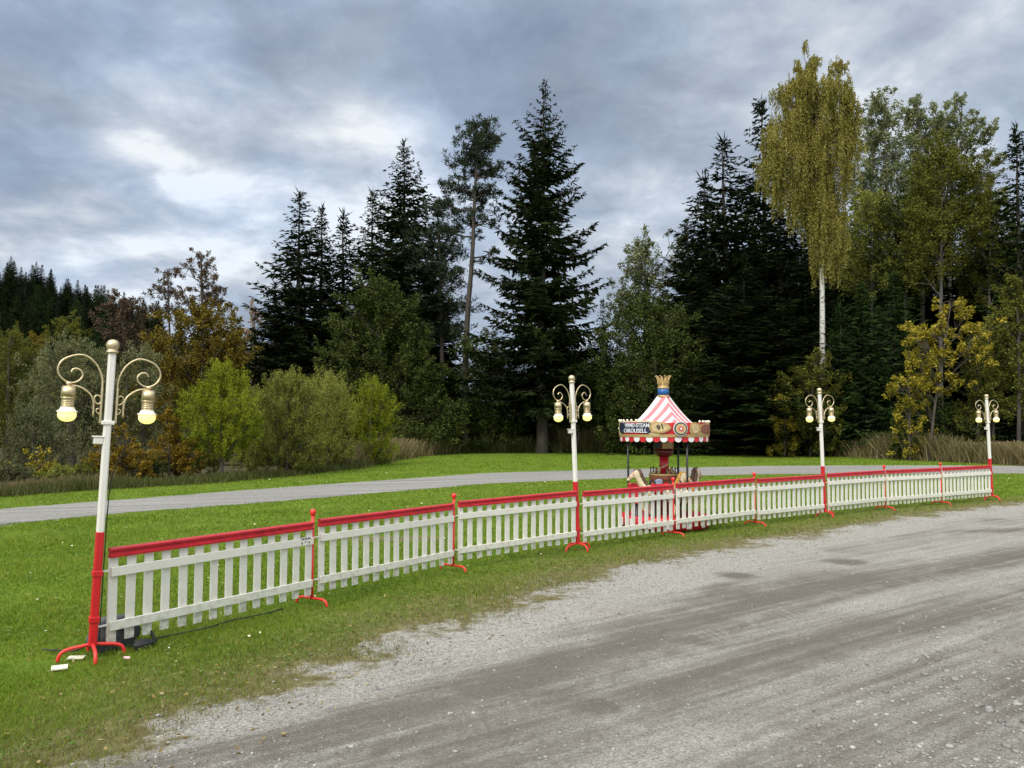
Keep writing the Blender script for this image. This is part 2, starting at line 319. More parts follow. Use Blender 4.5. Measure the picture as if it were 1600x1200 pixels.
def ground_material():
    m, nt, N, L = nodes('ground_cover')
    def nd(t, **kw):
        n = N.new(t)
        for k, v in kw.items(): setattr(n, k, v)
        return n
    def mth(op, a, b=None, c=None, clamp=False):
        n = nd('ShaderNodeMath', operation=op, use_clamp=clamp)
        for i, q in enumerate((a, b, c)):
            if q is None: continue
            if isinstance(q, (int, float)): n.inputs[i].default_value = q
            else: L.new(q, n.inputs[i])
        return n.outputs[0]
    def step(v, a, b):
        n = nd('ShaderNodeMapRange', interpolation_type='SMOOTHSTEP'); L.new(v, n.inputs[0]); n.inputs[1].default_value = a; n.inputs[2].default_value = b
        return n.outputs[0]
    def mix(f, a, b):
        n = nd('ShaderNodeMix', data_type='RGBA')
        for i, q in ((0, f), (6, a), (7, b)):
            if isinstance(q, (int, float)): n.inputs[i].default_value = q
            elif isinstance(q, tuple): n.inputs[i].default_value = q+(1,)
            else: L.new(q, n.inputs[i])
        return n.outputs[2]
    tc = nd('ShaderNodeTexCoord')
    def noise(scale, detail=5, rough=.55, dist=0, map_=None):
        n = nd('ShaderNodeTexNoise'); L.new(map_ or tc.outputs['Object'], n.inputs['Vector'])
        n.inputs['Scale'].default_value = scale; n.inputs['Detail'].default_value = detail; n.inputs['Roughness'].default_value = rough; n.inputs['Distortion'].default_value = dist
        return n.outputs['Fac']
    def attr(nm): return nd('ShaderNodeAttribute', attribute_name=nm).outputs['Fac']
    lot, pth, wood, trk, br = attr('lot'), attr('path'), attr('wood'), attr('track'), attr('bare')
    big, mid, fine, vfine = noise(.35, 3), noise(1.6, 6, .6), noise(9, 6, .65), noise(70, 4, .7)
    # grass
    g = mix(step(mid, .3, .7), (.070, .130, .009), (.125, .200, .016))
    g = mix(mth('MULTIPLY', step(fine, .45, .75), .55), g, (.18, .225, .028))
    g = mix(mth('MULTIPLY', step(big, .52, .75), .35), g, (.165, .175, .034))
    vf = nd('ShaderNodeVectorMath', operation='SCALE'); L.new(g, vf.inputs[0]); L.new(mth('MULTIPLY_ADD', vfine, 1.1, .45), vf.inputs[3]); g = vf.outputs[0]
    dry = mix(step(fine, .35, .7), (.115, .085, .045), (.20, .175, .085))
    wob = mth('MULTIPLY', mth('SUBTRACT', mid, .5), 2.2); wob2 = mth('MULTIPLY', mth('SUBTRACT', fine, .5), 1.0)
    ld = mth('ADD', lot, mth('ADD', wob, wob2))
    drym = mth('MULTIPLY', step(ld, -1.7, .1), .9)
    drym = mth('MAXIMUM', drym, mth('MULTIPLY', step(mth('ADD', br, mth('MULTIPLY', wob2, .5)), .3, .7), .85))
    soil = mix(drym, g, dry)
    # gravel
    def along(rot, sx, sy):      # texture space turned along the wheel tracks, then stretched
        m1 = nd('ShaderNodeMapping'); L.new(tc.outputs['Object'], m1.inputs[0]); m1.inputs['Rotation'].default_value = (0, 0, -rot)
        m2 = nd('ShaderNodeMapping'); L.new(m1.outputs[0], m2.inputs[0]); m2.inputs['Scale'].default_value = (sx, sy, 1); return m2.outputs[0]
    str_ = noise(1.0, 6, .62, .15, along(.64, .16, 1.6)); str2 = noise(1.0, 5, .6, .2, along(.60, .40, 9))
    light, dark = (.355, .340, .310), (.158, .143, .125)
    damp = noise(.9, 7, .62, .5); trkn = mth('MULTIPLY', trk, mth('MULTIPLY_ADD', noise(2.4, 7, .7, .3), 1.7, .05)); comp = mth('ADD', mth('ADD', mth('MULTIPLY', trkn, 1.0), mth('MULTIPLY', mth('SUBTRACT', damp, .47), .85)), mth('ADD', mth('MULTIPLY', mth('SUBTRACT', str_, .5), 1.15), mth('MULTIPLY', mth('SUBTRACT', str2, .5), 1.35)))
    edge_light = mth('MULTIPLY', step(mth('ADD', lot, wob2), 1.6, .1), .35)
    comp = mth('SUBTRACT', comp, edge_light)
    compm = step(comp, -.25, .75)
    gr = mix(compm, light, dark)
    warm = mth('MULTIPLY', step(noise(.8, 4), .55, .75), .35); gr = mix(warm, gr, (.255, .21, .165))
    vo = nd('ShaderNodeTexVoronoi'); L.new(tc.outputs['Object'], vo.inputs['Vector']); vo.inputs['Scale'].default_value = 105
    sepc = nd('ShaderNodeSeparateColor'); L.new(vo.outputs['Color'], sepc.inputs[0])
    stone = mth('MULTIPLY_ADD', sepc.outputs[0], .95, .5)
    gscale = mix(mth('MULTIPLY_ADD', compm, -.55, .9), (1, 1, 1), stone)
    vm = nd('ShaderNodeVectorMath', operation='MULTIPLY'); L.new(gr, vm.inputs[0]); L.new(gscale, vm.inputs[1]); gr = vm.outputs[0]
    v2 = nd('ShaderNodeVectorMath', operation='SCALE'); L.new(gr, v2.inputs[0]); L.new(mth('MULTIPLY_ADD', vfine, .8, .6), v2.inputs[3]); gr = v2.outputs[0]
    gm = step(ld, -.12, .30)
    c = mix(gm, soil, gr)
    # path
    pd = mth('ADD', pth, mth('ADD', mth('MULTIPLY', mth('SUBTRACT', fine, .5), .7), mth('MULTIPLY', mth('SUBTRACT', mid, .5), .5)))
    strp = noise(1.0, 5, .6, .1, along(.35, .12, 3.5)); pc = mix(step(mth('ADD', mth('MULTIPLY', strp, .6), mth('MULTIPLY', fine, .4)), .36, .64), (.30, .288, .27), (.165, .158, .15)); v3 = nd('ShaderNodeVectorMath', operation='SCALE'); L.new(pc, v3.inputs[0]); L.new(mth('MULTIPLY_ADD', vfine, .9, .55), v3.inputs[3])
    c = mix(step(pd, -.05, .12), c, v3.outputs[0])
    # forest floor
    c = mix(step(mth('ADD', wood, mth('MULTIPLY', wob, .8)), .8, 2.4), c, mix(step(mid, .35, .65), (.03, .032, .012), (.075, .06, .03)))
    b = nd('ShaderNodeBsdfPrincipled'); L.new(c, b.inputs['Base Color']); b.inputs['Roughness'].default_value = .95; b.inputs['Specular IOR Level'].default_value = .15
    h = mth('ADD', mth('MULTIPLY', vo.outputs['Distance'], mth('MULTIPLY', gm, .5)), mth('ADD', mth('MULTIPLY', vfine, .55), mth('MULTIPLY', fine, 1.3)))
    bp = nd('ShaderNodeBump'); bp.inputs['Strength'].default_value = .85; bp.inputs['Distance'].default_value = .03; L.new(h, bp.inputs['Height']); L.new(bp.outputs[0], b.inputs['Normal'])
    out = nd('ShaderNodeOutputMaterial'); L.new(b.outputs[0], out.inputs[0])
    return m
M_GROUND = ground_material()
def ground_attrs(me, V):
    x, y = V[:, 0], V[:, 1]
    fattr(me, 'lot', lot_sd(x, y)); fattr(me, 'path', path_sd(x, y)); fattr(me, 'wood', wood_sd(x, y)); fattr(me, 'track', track(x, y)); fattr(me, 'bare', bare(x, y))
def grid(X, Y):
    ny, nx = X.shape; idx = np.arange(nx*ny).reshape(ny, nx)
    return np.stack([idx[:-1, :-1], idx[:-1, 1:], idx[1:, 1:], idx[1:, :-1]], -1).reshape(-1, 4)
def axis(lo, hi, st, far):
    a = np.arange(lo, hi+st, st); g = [st*1.5**k for k in range(1, 40)]
    up = hi+np.cumsum(g); up = up[up < far]; dn = lo-np.cumsum(g); dn = dn[dn > -far]
    return np.concatenate([dn[::-1], a, up])
xs = axis(-26, 36, .3, 2500); ys = axis(-6, 52, .3, 2500)
X, Y = np.meshgrid(xs, ys); V = np.stack([X.ravel(), Y.ravel(), np.zeros(X.size)], 1)
me = np_mesh('ground', V, grid(X, Y), M_GROUND, True); ground_attrs(me, V); tag(link('ground', me), kind='structure')
# gravel lot: from its ragged grass edge back past the camera
ss = np.concatenate([np.arange(-14, -4, .5), np.arange(-4, 22, .1), np.arange(22, 40, .5)])
tt = np.concatenate([np.arange(0, 7, .1), np.arange(7, 34, 1.0)])
bs = np.interp(ss, es, et)+.10*np.sin(ss*2.1)+.07*np.sin(ss*5.3+1)+.05*np.sin(ss*11.7)
SS, TT = np.meshgrid(ss, tt); TB = TT+bs[None, :]
LX = O0[0]+SS*FD[0]+TB*FN[0]; LY = O0[1]+SS*FD[1]+TB*FN[1]
V = np.stack([LX.ravel(), LY.ravel(), np.full(LX.size, .004)], 1)
me = np_mesh('gravel_lot', V, grid(LX, LY)[:, ::-1], M_GROUND, True); ground_attrs(me, V); tag(link('gravel_lot', me), kind='structure')
px_ = np.concatenate([np.arange(-60, -20, 2), np.arange(-20, 40, .25), np.arange(40, 80, 2)])
yf = np.interp(px_, pfe[:, 0], pfe[:, 1])+.06*np.sin(px_*3.1); yn = np.interp(px_, pne[:, 0], pne[:, 1])+.06*np.sin(px_*2.3+1)
k_ = np.linspace(0, 1, 9); PX, KK = np.meshgrid(px_, k_); PY = yn[None, :]*(1-KK)+yf[None, :]*KK
V = np.stack([PX.ravel(), PY.ravel(), np.full(PX.size, .004)], 1)
me = np_mesh('gravel_path', V, grid(PX, PY), M_GROUND, True); ground_attrs(me, V); tag(link('gravel_path', me), kind='structure')

# ------------------------------------------------------------------ foliage kit
def kites(P, D, Sd, l, w):
    n = len(P); l = l[:, None]; w = w[:, None]
    V = np.empty((n, 4, 3)); V[:, 0] = P; V[:, 1] = P+D*l*.45+Sd*w*.5; V[:, 2] = P+D*l; V[:, 3] = P+D*l*.45-Sd*w*.5
    return V.reshape(-1, 3)
def quads(n): return np.arange(n*4).reshape(n, 4)
def unit(a): return a/(np.linalg.norm(a, axis=1)[:, None]+1e-9)
def rnd_unit(n): return unit(rng.normal(size=(n, 3)))
M_BARK = barkmat('dark_bark', (.030, .024, .018), (.075, .062, .05)); M_GREYBARK = barkmat('grey_bark', (.07, .065, .055), (.15, .14, .125))
M_BIRCH = barkmat('birch_bark', (.06, .055, .05), (.47, .46, .43), 5, .35)
def birch_top():      # thin upper birch stems are brown, not white
    nt = M_BIRCH.node_tree; N = nt.nodes; L = nt.links; tc = N.new('ShaderNodeTexCoord'); sp = N.new('ShaderNodeSeparateXYZ'); L.new(tc.outputs['Object'], sp.inputs[0])
    mr = N.new('ShaderNodeMapRange'); L.new(sp.outputs[2], mr.inputs[0]); mr.inputs[1].default_value = 10.2; mr.inputs[2].default_value = 12.5; mx = N.new('ShaderNodeMix'); mx.data_type = 'RGBA'; L.new(mr.outputs[0], mx.inputs[0])
    L.new(N['Color Ramp'].outputs[0], mx.inputs[6]); mx.inputs[7].default_value = (.11, .085, .05, 1); L.new(mx.outputs[2], N['Principled BSDF'].inputs['Base Color'])
birch_top()
M_BIRCH.node_tree.nodes['Color Ramp'].color_ramp.elements[0].position = .36; M_BIRCH.node_tree.nodes['Color Ramp'].color_ramp.elements[1].position = .44

def conifer_mesh(H, R, seed, crown0=.06, spacing=.42, nb=7, droop=.30, power=.85, dens=1.0, tw=.34, twist=.22, gap=0.0, hang=.6):
    """trunk and needle-spray crown of a spruce"""
    r = np.random.default_rng(seed)
    P = []; D = []; Sd = []; Ln = []; Wd = []; TV = []; TF = []; nv = 0
    hs = np.linspace(0, H*.985, 14); wob = np.cumsum(r.normal(0, .02, 14))
    tv, tf = tube(np.stack([wob, wob[::-1]*.5, hs], 1), H*.0125*(1-hs/H)**1.1+.010, 8); TV.append(tv); TF.append(tf); nv += len(tv)
    z = H*crown0
    while z < H*.985:
        f = (z-H*crown0)/(H*(1-crown0)); Lm = R*(1-f)**power*(1.0 if f > .08 else .7+.3*f/.08)*min(1, .40+.60*(1-f)/.20)+.11
        n = nb if f < .8 else 5
        a0 = r.uniform(0, 2*PI)
        for k in range(n):
            if r.random() < gap: continue
            L_ = Lm*r.uniform(.62, 1.12); a = a0+2*PI*k/n+r.normal(0, .22); zz = z+r.normal(0, spacing*.35)
            dr = droop*(1-f)*r.uniform(.7, 1.35); up = .35*dr+.10+.32*f
            m = max(3, int(L_/.16*dens)); t = np.linspace(.06, 1, m)+r.normal(0, .02, m)
            rad = L_*t*(1-.06*t); hz = zz+L_*(-dr*1.6*t+(up+dr*.6)*t*t)+(.9*f*L_*t*.55)
            ca, sa = math.cos(a), math.sin(a); C = np.stack([rad*ca, rad*sa, hz], 1)
            if L_ > .8:
                tv, tf = tube(C[::max(1, m//5)], np.linspace(.022+.008*L_, .008, len(C[::max(1, m//5)])), 3); TV.append(tv); TF.append(tf+nv); nv += len(tv)
            out = np.array((ca, sa, 0)); side = np.array((-sa, ca, 0))
            for sgn in (-1, 1, 0, 2):
                if sgn == 2 and hang <= 0: continue
                keep = r.random(m) < (1 if sgn != 2 else hang); c = C[keep]; tk = t[keep]; q = len(c)
                if q == 0: continue
                if sgn == 0: d = out*.8+r.normal(0, .35, (q, 3)); ll = .22+.16*L_*.3*r.random(q)
                elif sgn == 2: d = np.array((0, 0, -1.0))+out*.25+r.normal(0, .3, (q, 3)); ll = (tw*.55+.10*L_*.4)*r.uniform(.5, 1.2, q)
                else: d = out*.55+side*sgn*(.9)+np.array((0, 0, -.25))+r.normal(0, .22, (q, 3)); ll = (tw+.24*L_*np.clip(1-tk, 0, 1)**.7)*r.uniform(.55, 1.15, q)
                ll = ll*min(1, .48+(1-f)*2.2); d = unit(d); s = unit(np.cross(d, r.normal(size=(q, 3))))
                P.append(c); D.append(d); Sd.append(s); Ln.append(ll); Wd.append(twist*ll*r.uniform(.7, 1.5, q)+.025)
                # a second finer spray from half-way out
                P.append(c+d*(ll*.45)[:, None]); d2 = unit(d+r.normal(0, .6, (q, 3))+np.array((0, 0, -.25))); D.append(d2); Sd.append(unit(np.cross(d2, r.normal(size=(q, 3))))); Ln.append(ll*.6); Wd.append(twist*ll*.7+.02)
        z += spacing*r.uniform(.8, 1.2)*(1 if f < .8 else .8)
    q = 26; c = np.stack([r.normal(wob[-1], .03, q), r.normal(wob[0]*.5, .03, q), H*(.945+.05*r.random(q))], 1); d = unit(np.array((0, 0, 1.0))+r.normal(0, .28, (q, 3)))
    P.append(c); D.append(d); Sd.append(unit(np.cross(d, r.normal(size=(q, 3))))); Ln.append(r.uniform(.25, .75, q)); Wd.append(np.full(q, .055))
    P, D, Sd, Ln, Wd = map(np.concatenate, (P, D, Sd, Ln, Wd))
    return (np.concatenate(TV), np.concatenate(TF)), (kites(P, D, Sd, Ln, Wd), quads(len(P)))
SPR_COL = [(.006, .010, .004), (.009, .016, .006), (.014, .022, .007), (.026, .034, .010)]
M_SPRUCE = leafmat('spruce_needles', SPR_COL, .12, clump=.25, cscale=.8)
M_SPRUCE_Y = leafmat('young_spruce_needles', [(.011, .022, .007), (.020, .037, .011), (.034, .055, .017)], .15, clump=.25, cscale=1.2)
M_SPRUCE_B = leafmat('blue_spruce_needles', [(.011, .017, .010), (.020, .029, .016), (.036, .046, .028)], .12, clump=.25, cscale=1)
CON = {}
def conifer_kind(key, mat, **kw):
    (tv, tf), (cv, cf) = conifer_mesh(**kw)
    CON[key] = (np_mesh('trunk', tv, tf, M_BARK, True), np_mesh('crown', cv, cf, mat), kw['H'], kw['R'])
conifer_kind('a', M_SPRUCE, H=18, R=3.0, seed=1, nb=7)
conifer_kind('b', M_SPRUCE, H=18, R=2.6, seed=2, nb=6, spacing=.46, gap=.1, droop=.38)
conifer_kind('c', M_SPRUCE, H=20, R=3.4, seed=3, nb=7, spacing=.5, droop=.34, power=.75)
conifer_kind('hero', M_SPRUCE, H=22.5, R=4.3, seed=14, nb=8, spacing=.55, crown0=.13, droop=.36, power=.74, dens=1.05, gap=.14, tw=.30, hang=.9)
conifer_kind('a2', M_SPRUCE, H=18, R=2.9, seed=31, nb=6, spacing=.5, droop=.45, gap=.12, hang=.9, power=.7)
conifer_kind('b2', M_SPRUCE, H=17, R=2.7, seed=32, nb=7, spacing=.4, droop=.2, gap=.2, tw=.28, power=.95)
conifer_kind('c2', M_SPRUCE, H=20, R=3.3, seed=33, nb=8, spacing=.58, droop=.42, gap=.16, hang=1.0, power=.85)
conifer_kind('thin2', M_SPRUCE, H=16, R=2.1, seed=34, nb=5, spacing=.4, gap=.25, droop=.32, hang=.8)
conifer_kind('young', M_SPRUCE_Y, H=9, R=2.0, seed=5, nb=7, spacing=.3, droop=.15, tw=.26)
conifer_kind('thin', M_SPRUCE_B, H=16, R=2.2, seed=6, nb=6, spacing=.44, gap=.18, droop=.25)
conifer_kind('far', M_SPRUCE, H=14, R=2.6, seed=8, nb=7, spacing=.8, dens=.45, tw=.6, twist=.3)
def conifer(key, x, y, h, r, label, group=None, name='spruce_tree', rz=None, lean=0.0, z0=0.0):
    t, c, H, R = CON[key]; e = empty(name, (x, y, z0), random.uniform(0, 6.28) if rz is None else rz)
    e.scale = (r/R, r/R, h/H); e.rotation_euler.y = lean
    link('trunk', t, e); link('crown', c, e)
    return tag(e, label, 'tree', group)
SPN = [0]
def spruce(key, px, top, Y, wpx, label, group=None, **kw):
    SPN[0] += 1
    if SPN[0] % 2 and key+'2' in CON: key += '2'
    x, z = at(px, top, Y); wpx *= 1.27 if key == 'hero' else 1.55; return conifer(key, x, Y, z, wpx/2/FPX*Y, label, group, **kw)

def blob_tree(name, label, cat, px, Y, blobs, mat, bark=None, leaf=.14, dens=2.2, trunk=None, tr=.16, style='leaf', vol=2, group=None, limbs=True, seed=0, dr=.9, parts=('trunk', 'crown'), depth_squash=.9):
    """a broadleaf tree built round measured foliage masses; each mass is repeated round the trunk so the crown is a volume"""
    global rng
    keep = rng; rng = np.random.default_rng(1000+seed)
    r = rng; bx, _ = at(px, 665, Y); leaf *= .76 if style in ('leaf', 'wispy') else 1.0
    if cat == 'bush':      # bushes are leafy down to the grass
        gy = 665+CAMH*FPX/Y; lo = min(b_[0]-b_[2]*.4 for b_ in blobs); hi = max(b_[0]+b_[2]*.4 for b_ in blobs); m_ = max(2, int((hi-lo)/26))
        blobs = list(blobs)+[(lerp(lo, hi, (i_+.5)/m_), gy-14-8*(i_ % 2), 20, 15) for i_ in range(m_)]
    e = empty(name, (bx, Y, 0)); bark = bark or M_BARK
    tp = [(at(a, b, Y)[0]-bx, 0, max(-.05, at(a, b, Y)[1])) for a, b in trunk] if trunk else None
    C = []; 
    for (cx, cy, rx, ry) in blobs:
        x, z = at(cx, cy, Y); x -= bx; RX, RZ = rx/FPX*Y, ry/FPX*Y
        tx = 0 if tp is None else np.interp(z, [q[2] for q in tp], [q[0] for q in tp])
        dx = x-tx
        C.append((tx+dx, r.normal(0, .25)*max(abs(dx), RX)*depth_squash, z, RX, RZ, 1.0))
        for k in range(vol):
            th = (PI/2 if k % 2 == 0 else -PI/2)+r.uniform(-.7, .7); rr = (abs(dx)*.9+RX*.75)*r.uniform(.6, 1.0)*depth_squash
            C.append((tx+rr*math.cos(th)*.6, rr*math.sin(th), z+r.normal(0, .25)*RZ, RX*.9, RZ*.9, .75))
    P = []; TV = []; TF = []; nv = 0
    if tp is not None:
        n = 12; pts = spline(tp, n); tv, tf = tube(pts, tr*(1-.82*np.linspace(0, 1, n))+.012, 8); TV.append(tv); TF.append(tf); nv += len(tv)
    for (x, y, z, RX, RZ, wgt) in C:
        cnt = int(dens*wgt*PI*RX*RZ/(leaf*leaf*.42)*{'weep': .27, 'needle': 5.5, 'wispy': 4.2}.get(style, 3.2))
        if cnt < 4: cnt = 4
        # leaves sit in small sprays inside the mass
        ns = max(5, cnt//(75 if style == 'leaf' else 60 if style == 'wispy' else 9 if style == 'weep' else 28)); sc = r.normal(size=(ns, 3)); sc = sc/np.linalg.norm(sc, axis=1)[:, None]*(np.where(r.random(ns) < .22, r.uniform(1.0, 1.45, ns), r.random(ns)**.45))[:, None]
        sc = sc*np.array((RX, RX*.9, RZ))+np.array((x, y, z))
        which = r.integers(0, ns, cnt); spr = min(RX, RZ)*(.27 if style == 'leaf' else .30 if style == 'wispy' else .34)
        od = (sc-np.array((x*.3, y*.3, z-RZ*1.2)))/np.array((RX, RX, RZ)); sdir = unit(unit(od)+r.normal(0, .35, (ns, 3))+np.array((0, 0, {'wispy': 1.1, 'needle': .2}.get(style, .15))))
        Ls = min(RX, RZ)*(.75 if style == 'wispy' else .55)*r.uniform(.6, 1.3, ns); al = r.random(cnt)-.35
        if style == 'weep': P.append(sc[which]+r.normal(0, .11, (cnt, 3))*np.array((1, 1, 1.4)))
        else: P.append(sc[which]+sdir[which]*(al*Ls[which])[:, None]+r.normal(0, spr*.48, (cnt, 3))*(1.1-.6*(al[:, None]+.35)))
        if limbs and tp is not None:
            zt = np.clip(z-abs(x)*dr-RZ*.6, tp[0][2]+.25*(tp[-1][2]-tp[0][2]) if len(tp) > 1 else .2, tp[-1][2]); xt = np.interp(zt, [q[2] for q in tp], [q[0] for q in tp])
            a = np.array((xt, 0, zt)); b = np.array((x, y, z+RZ*.3)); md = (a+b)/2+np.array((0, 0, -.10*np.linalg.norm(b-a)))+r.normal(0, .05, 3)*np.linalg.norm(b-a)
            pts = spline([a, md, b], 6); tv, tf = tube(pts, np.linspace(tr*.34, .012, 6), 5); TV.append(tv); TF.append(tf+nv); nv += len(tv)
            for q in range(min(ns, 7)):
                a2 = pts[r.integers(2, 6)]; b2 = sc[q]; pt = spline([a2, (a2+b2)/2+r.normal(0, .06, 3), b2], 4); tv, tf = tube(pt, np.linspace(tr*.12+.006, .007, 4), 3); TV.append(tv); TF.append(tf+nv); nv += len(tv)
    P = np.concatenate(P); n = len(P)
    if style == 'weep':     # hanging strings of small leaves
        m = 30; ln = r.uniform(.6, 2.2, n)*np.clip((tp[-1][2]+1.2-P[:, 2])/4.5, .3, 1)
        k = np.arange(m); off = (k[None, :]+r.random((n, m)))/m
        Q = P[:, None, :]+np.stack([r.normal(0, .035, (n, m)), r.normal(0, .035, (n, m)), .5-off*ln[:, None]], -1); P = Q.reshape(-1, 3); n = len(P)
        d = unit(np.array((0, 0, -1.0))+r.normal(0, .55, (n, 3)))
    elif style == 'needle': d = unit(r.normal(size=(n, 3))*np.array((1, 1, .8))+np.array((0, 0, .45)))
    elif style == 'wispy': d = unit(r.normal(size=(n, 3))*.6+np.array((0, 0, .8)))
    else: d = unit(r.normal(size=(n, 3))*np.array((1, 1, .6))+np.array((0, 0, -.2)))
    P[:, 2] = np.maximum(P[:, 2], .06)
    s = unit(np.cross(d, r.normal(size=(n, 3)))); ll = leaf*r.uniform(.6, 1.4, n); asp = {'needle': .22, 'wispy': .34, 'weep': .6}.get(style, .62)
    cm = np_mesh(parts[1], kites(P, d, s, ll, ll*asp), quads(n), mat)
    if TV: link(parts[0], np_mesh(parts[0], np.concatenate(TV), np.concatenate(TF), bark, True), e)
    link(parts[1], cm, e)
    rng = keep
    return tag(e, label, cat, group)
# ------------------------------------------------------------------ the wood: spruces
spruce('a', 469, 298, 50, 142, 'tall pointed spruce at the left end of the spruce group')
spruce('b', 503, 322, 53, 112, 'spruce with a thin tip close behind the leftmost tall spruce')
spruce('thin', 538, 330, 56, 100, 'slender spruce in the gap between two taller spruces left of the pine')
spruce('c', 633, 222, 52, 172, 'tall dark spruce standing left of the leaning pine')
spruce('a', 585, 300, 55, 130, 'shorter spruce at the left shoulder of the tall dark spruce')
spruce('b', 676, 400, 54, 120, 'low dark spruce under the crown of the leaning pine')
spruce('hero', 846, 128, 47.5, 232, 'tallest free standing spruce with drooping tiers and bare grey lower trunk', rz=.6, lean=.008)
spruce('thin', 941, 468, 62, 46, 'small dark spruce tip right of the tallest spruce')
spruce('a', 1133, 218, 50, 190, 'dense dark spruce left of the taller thin topped spruce')
spruce('thin', 1187, 156, 53, 140, 'thin topped spruce directly left of the yellow birch crown')
spruce('b', 1100, 272, 51, 150, 'lower spruce at the left edge of the right hand spruce group')
spruce('c', 1075, 345, 49, 150, 'broad low spruce behind the carousel at the left foot of the spruce group')
spruce('a', 1215, 300, 48, 190, 'dark spruce filling the space below the left of the birch crown')
spruce('c', 1160, 420, 45.5, 230, 'broad spruce with dark boughs reaching down right of the carousel')
spruce('b', 1335, 262, 57, 130, 'dark spruce behind the white birch trunk')
spruce('c', 1410, 330, 56, 170, 'dark spruce seen under the grey green poplars')
spruce('thin', 1588, 196, 44, 120, 'spruce with a bare spiky tip at the right edge of the picture')
spruce('b', 1556, 320, 50, 140, 'dark spruce behind the spiky tipped spruce at the right edge')
spruce('a', 1500, 400, 52, 150, 'dark spruce behind the yellow leaved tree on the right')
spruce('young', 1348, 448, 44, 128, 'young green spruce with a pale leader right of the birch trunk')
spruce('young', 1312, 480, 43, 100, 'young green spruce close beside the birch trunk')
spruce('young', 1396, 432, 46, 118, 'young spruce with two spiky tips behind the yellow leaved tree')
spruce('young', 1232, 590, 43.5, 80, 'small dark young spruce left of the yellow bush')
spruce('young', 1190, 640, 44, 70, 'lowest young spruce at the grass edge right of the carousel')
spruce('a', 430, 440, 49, 110, 'short spruce at the outer left foot of the spruce group')
# packed dark wood behind
FILL2 = [(1090, 420, 57, 130), (1180, 360, 58, 140), (1240, 340, 56, 140), (1290, 330, 59, 150), (1325, 370, 53, 130), (1365, 345, 58, 150), (1425, 370, 57, 150), (1465, 350, 59, 150), (1515, 330, 57, 150), (1545, 350, 55, 140), (1590, 330, 53, 150), (1640, 300, 52, 170)]
for i, (px, top, Y, w) in enumerate([(455, 470, 64, 170), (520, 455, 66, 170), (580, 470, 63, 180), (640, 500, 66, 170), (690, 540, 70, 130), (770, 520, 66, 150), (820, 560, 63, 170), (880, 530, 66, 160),
        (935, 560, 62, 150), (985, 530, 66, 160), (1040, 520, 63, 170), (1100, 470, 62, 190), (1150, 420, 64, 190), (1205, 400, 62, 190), (1265, 390, 64, 190), (1300, 420, 60, 190), (1345, 400, 66, 190), (1390, 400, 62, 190), (1440, 420, 64, 190),
        (1480, 430, 60, 190), (1530, 400, 63, 190), (1575, 390, 60, 190), (1630, 380, 58, 190), (1690, 360, 56, 200), (1760, 330, 55, 220)]+FILL2):
    spruce('acb'[i % 3], px, top, Y, w, 'dark spruce packed deep in the shadowed wood behind the front trees', 'spruces packed deep in the wood')

# ------------------------------------------------------------------ the wood: broadleaf trees, pine, birch
M_PINE = leafmat('pine_needles', [(.020, .032, .018), (.040, .056, .032), (.068, .086, .052)], .12, clump=.3, cscale=.9)
M_BIRCHLEAF = leafmat('birch_leaves', [(0.132, 0.12, 0.0234), (0.24, 0.2184, 0.0442), (0.324, 0.294, 0.0715), (0.432, 0.396, 0.143)], .35, clump=.3, cscale=.5)
M_POPLAR = leafmat('poplar_leaves', [(0.0688, 0.096, 0.0368), (0.1313, 0.156, 0.0633), (0.2125, 0.228, 0.1035), (0.35, 0.36, 0.207)], .30, clump=.25)
M_ALDER = leafmat('alder_leaves', [(0.0176, 0.0287, 0.0088), (0.0396, 0.0575, 0.0154), (0.0748, 0.0943, 0.0242), (0.121, 0.1357, 0.0396)], .22, clump=.35, cscale=.45)
M_OLIVE = leafmat('olive_leaves', [(0.0508, 0.0618, 0.0145), (0.115, 0.1262, 0.0242), (0.1876, 0.1932, 0.0387)], .28, clump=.35)
M_YELLOW = leafmat('yellow_leaves', [(0.1035, 0.0978, 0.0144), (0.23, 0.207, 0.024), (0.414, 0.3335, 0.036), (0.529, 0.437, 0.084)], .35, clump=.35)
M_YGREEN = leafmat('yellow_green_leaves', [(0.069, 0.0978, 0.0066), (0.1437, 0.184, 0.0132), (0.2242, 0.253, 0.022), (0.299, 0.3105, 0.044)], .35, clump=.3, cscale=.9)
M_WILLOW = leafmat('willow_leaves', [(.052, .058, .024), (.108, .118, .050), (.170, .178, .082), (.22, .22, .12)], .25, clump=.3, cscale=.7)
M_BROWN = leafmat('brown_leaves', [(.055, .042, .028), (.105, .076, .050), (.165, .118, .078)], .3, clump=.3)
M_GOLD = leafmat('golden_brown_leaves', [(0.0759, 0.0592, 0.0127), (0.1581, 0.1236, 0.0228), (0.253, 0.1932, 0.0354)], .3, clump=.35)
M_ORANGE = leafmat('orange_leaves', [(0.1035, 0.0688, 0.012), (0.2185, 0.1438, 0.0216), (0.345, 0.25, 0.036)], .32, clump=.35)
M_GREYG = leafmat('grey_green_leaves', [(0.0747, 0.0941, 0.0133), (0.1493, 0.1721, 0.0285), (0.2374, 0.2486, 0.0522), (0.3257, 0.3158, 0.1045)], .3, clump=.3, cscale=.9)
M_PEACH = leafmat('peach_leaves', [(.25, .15, .07), (.42, .28, .14)], .4)

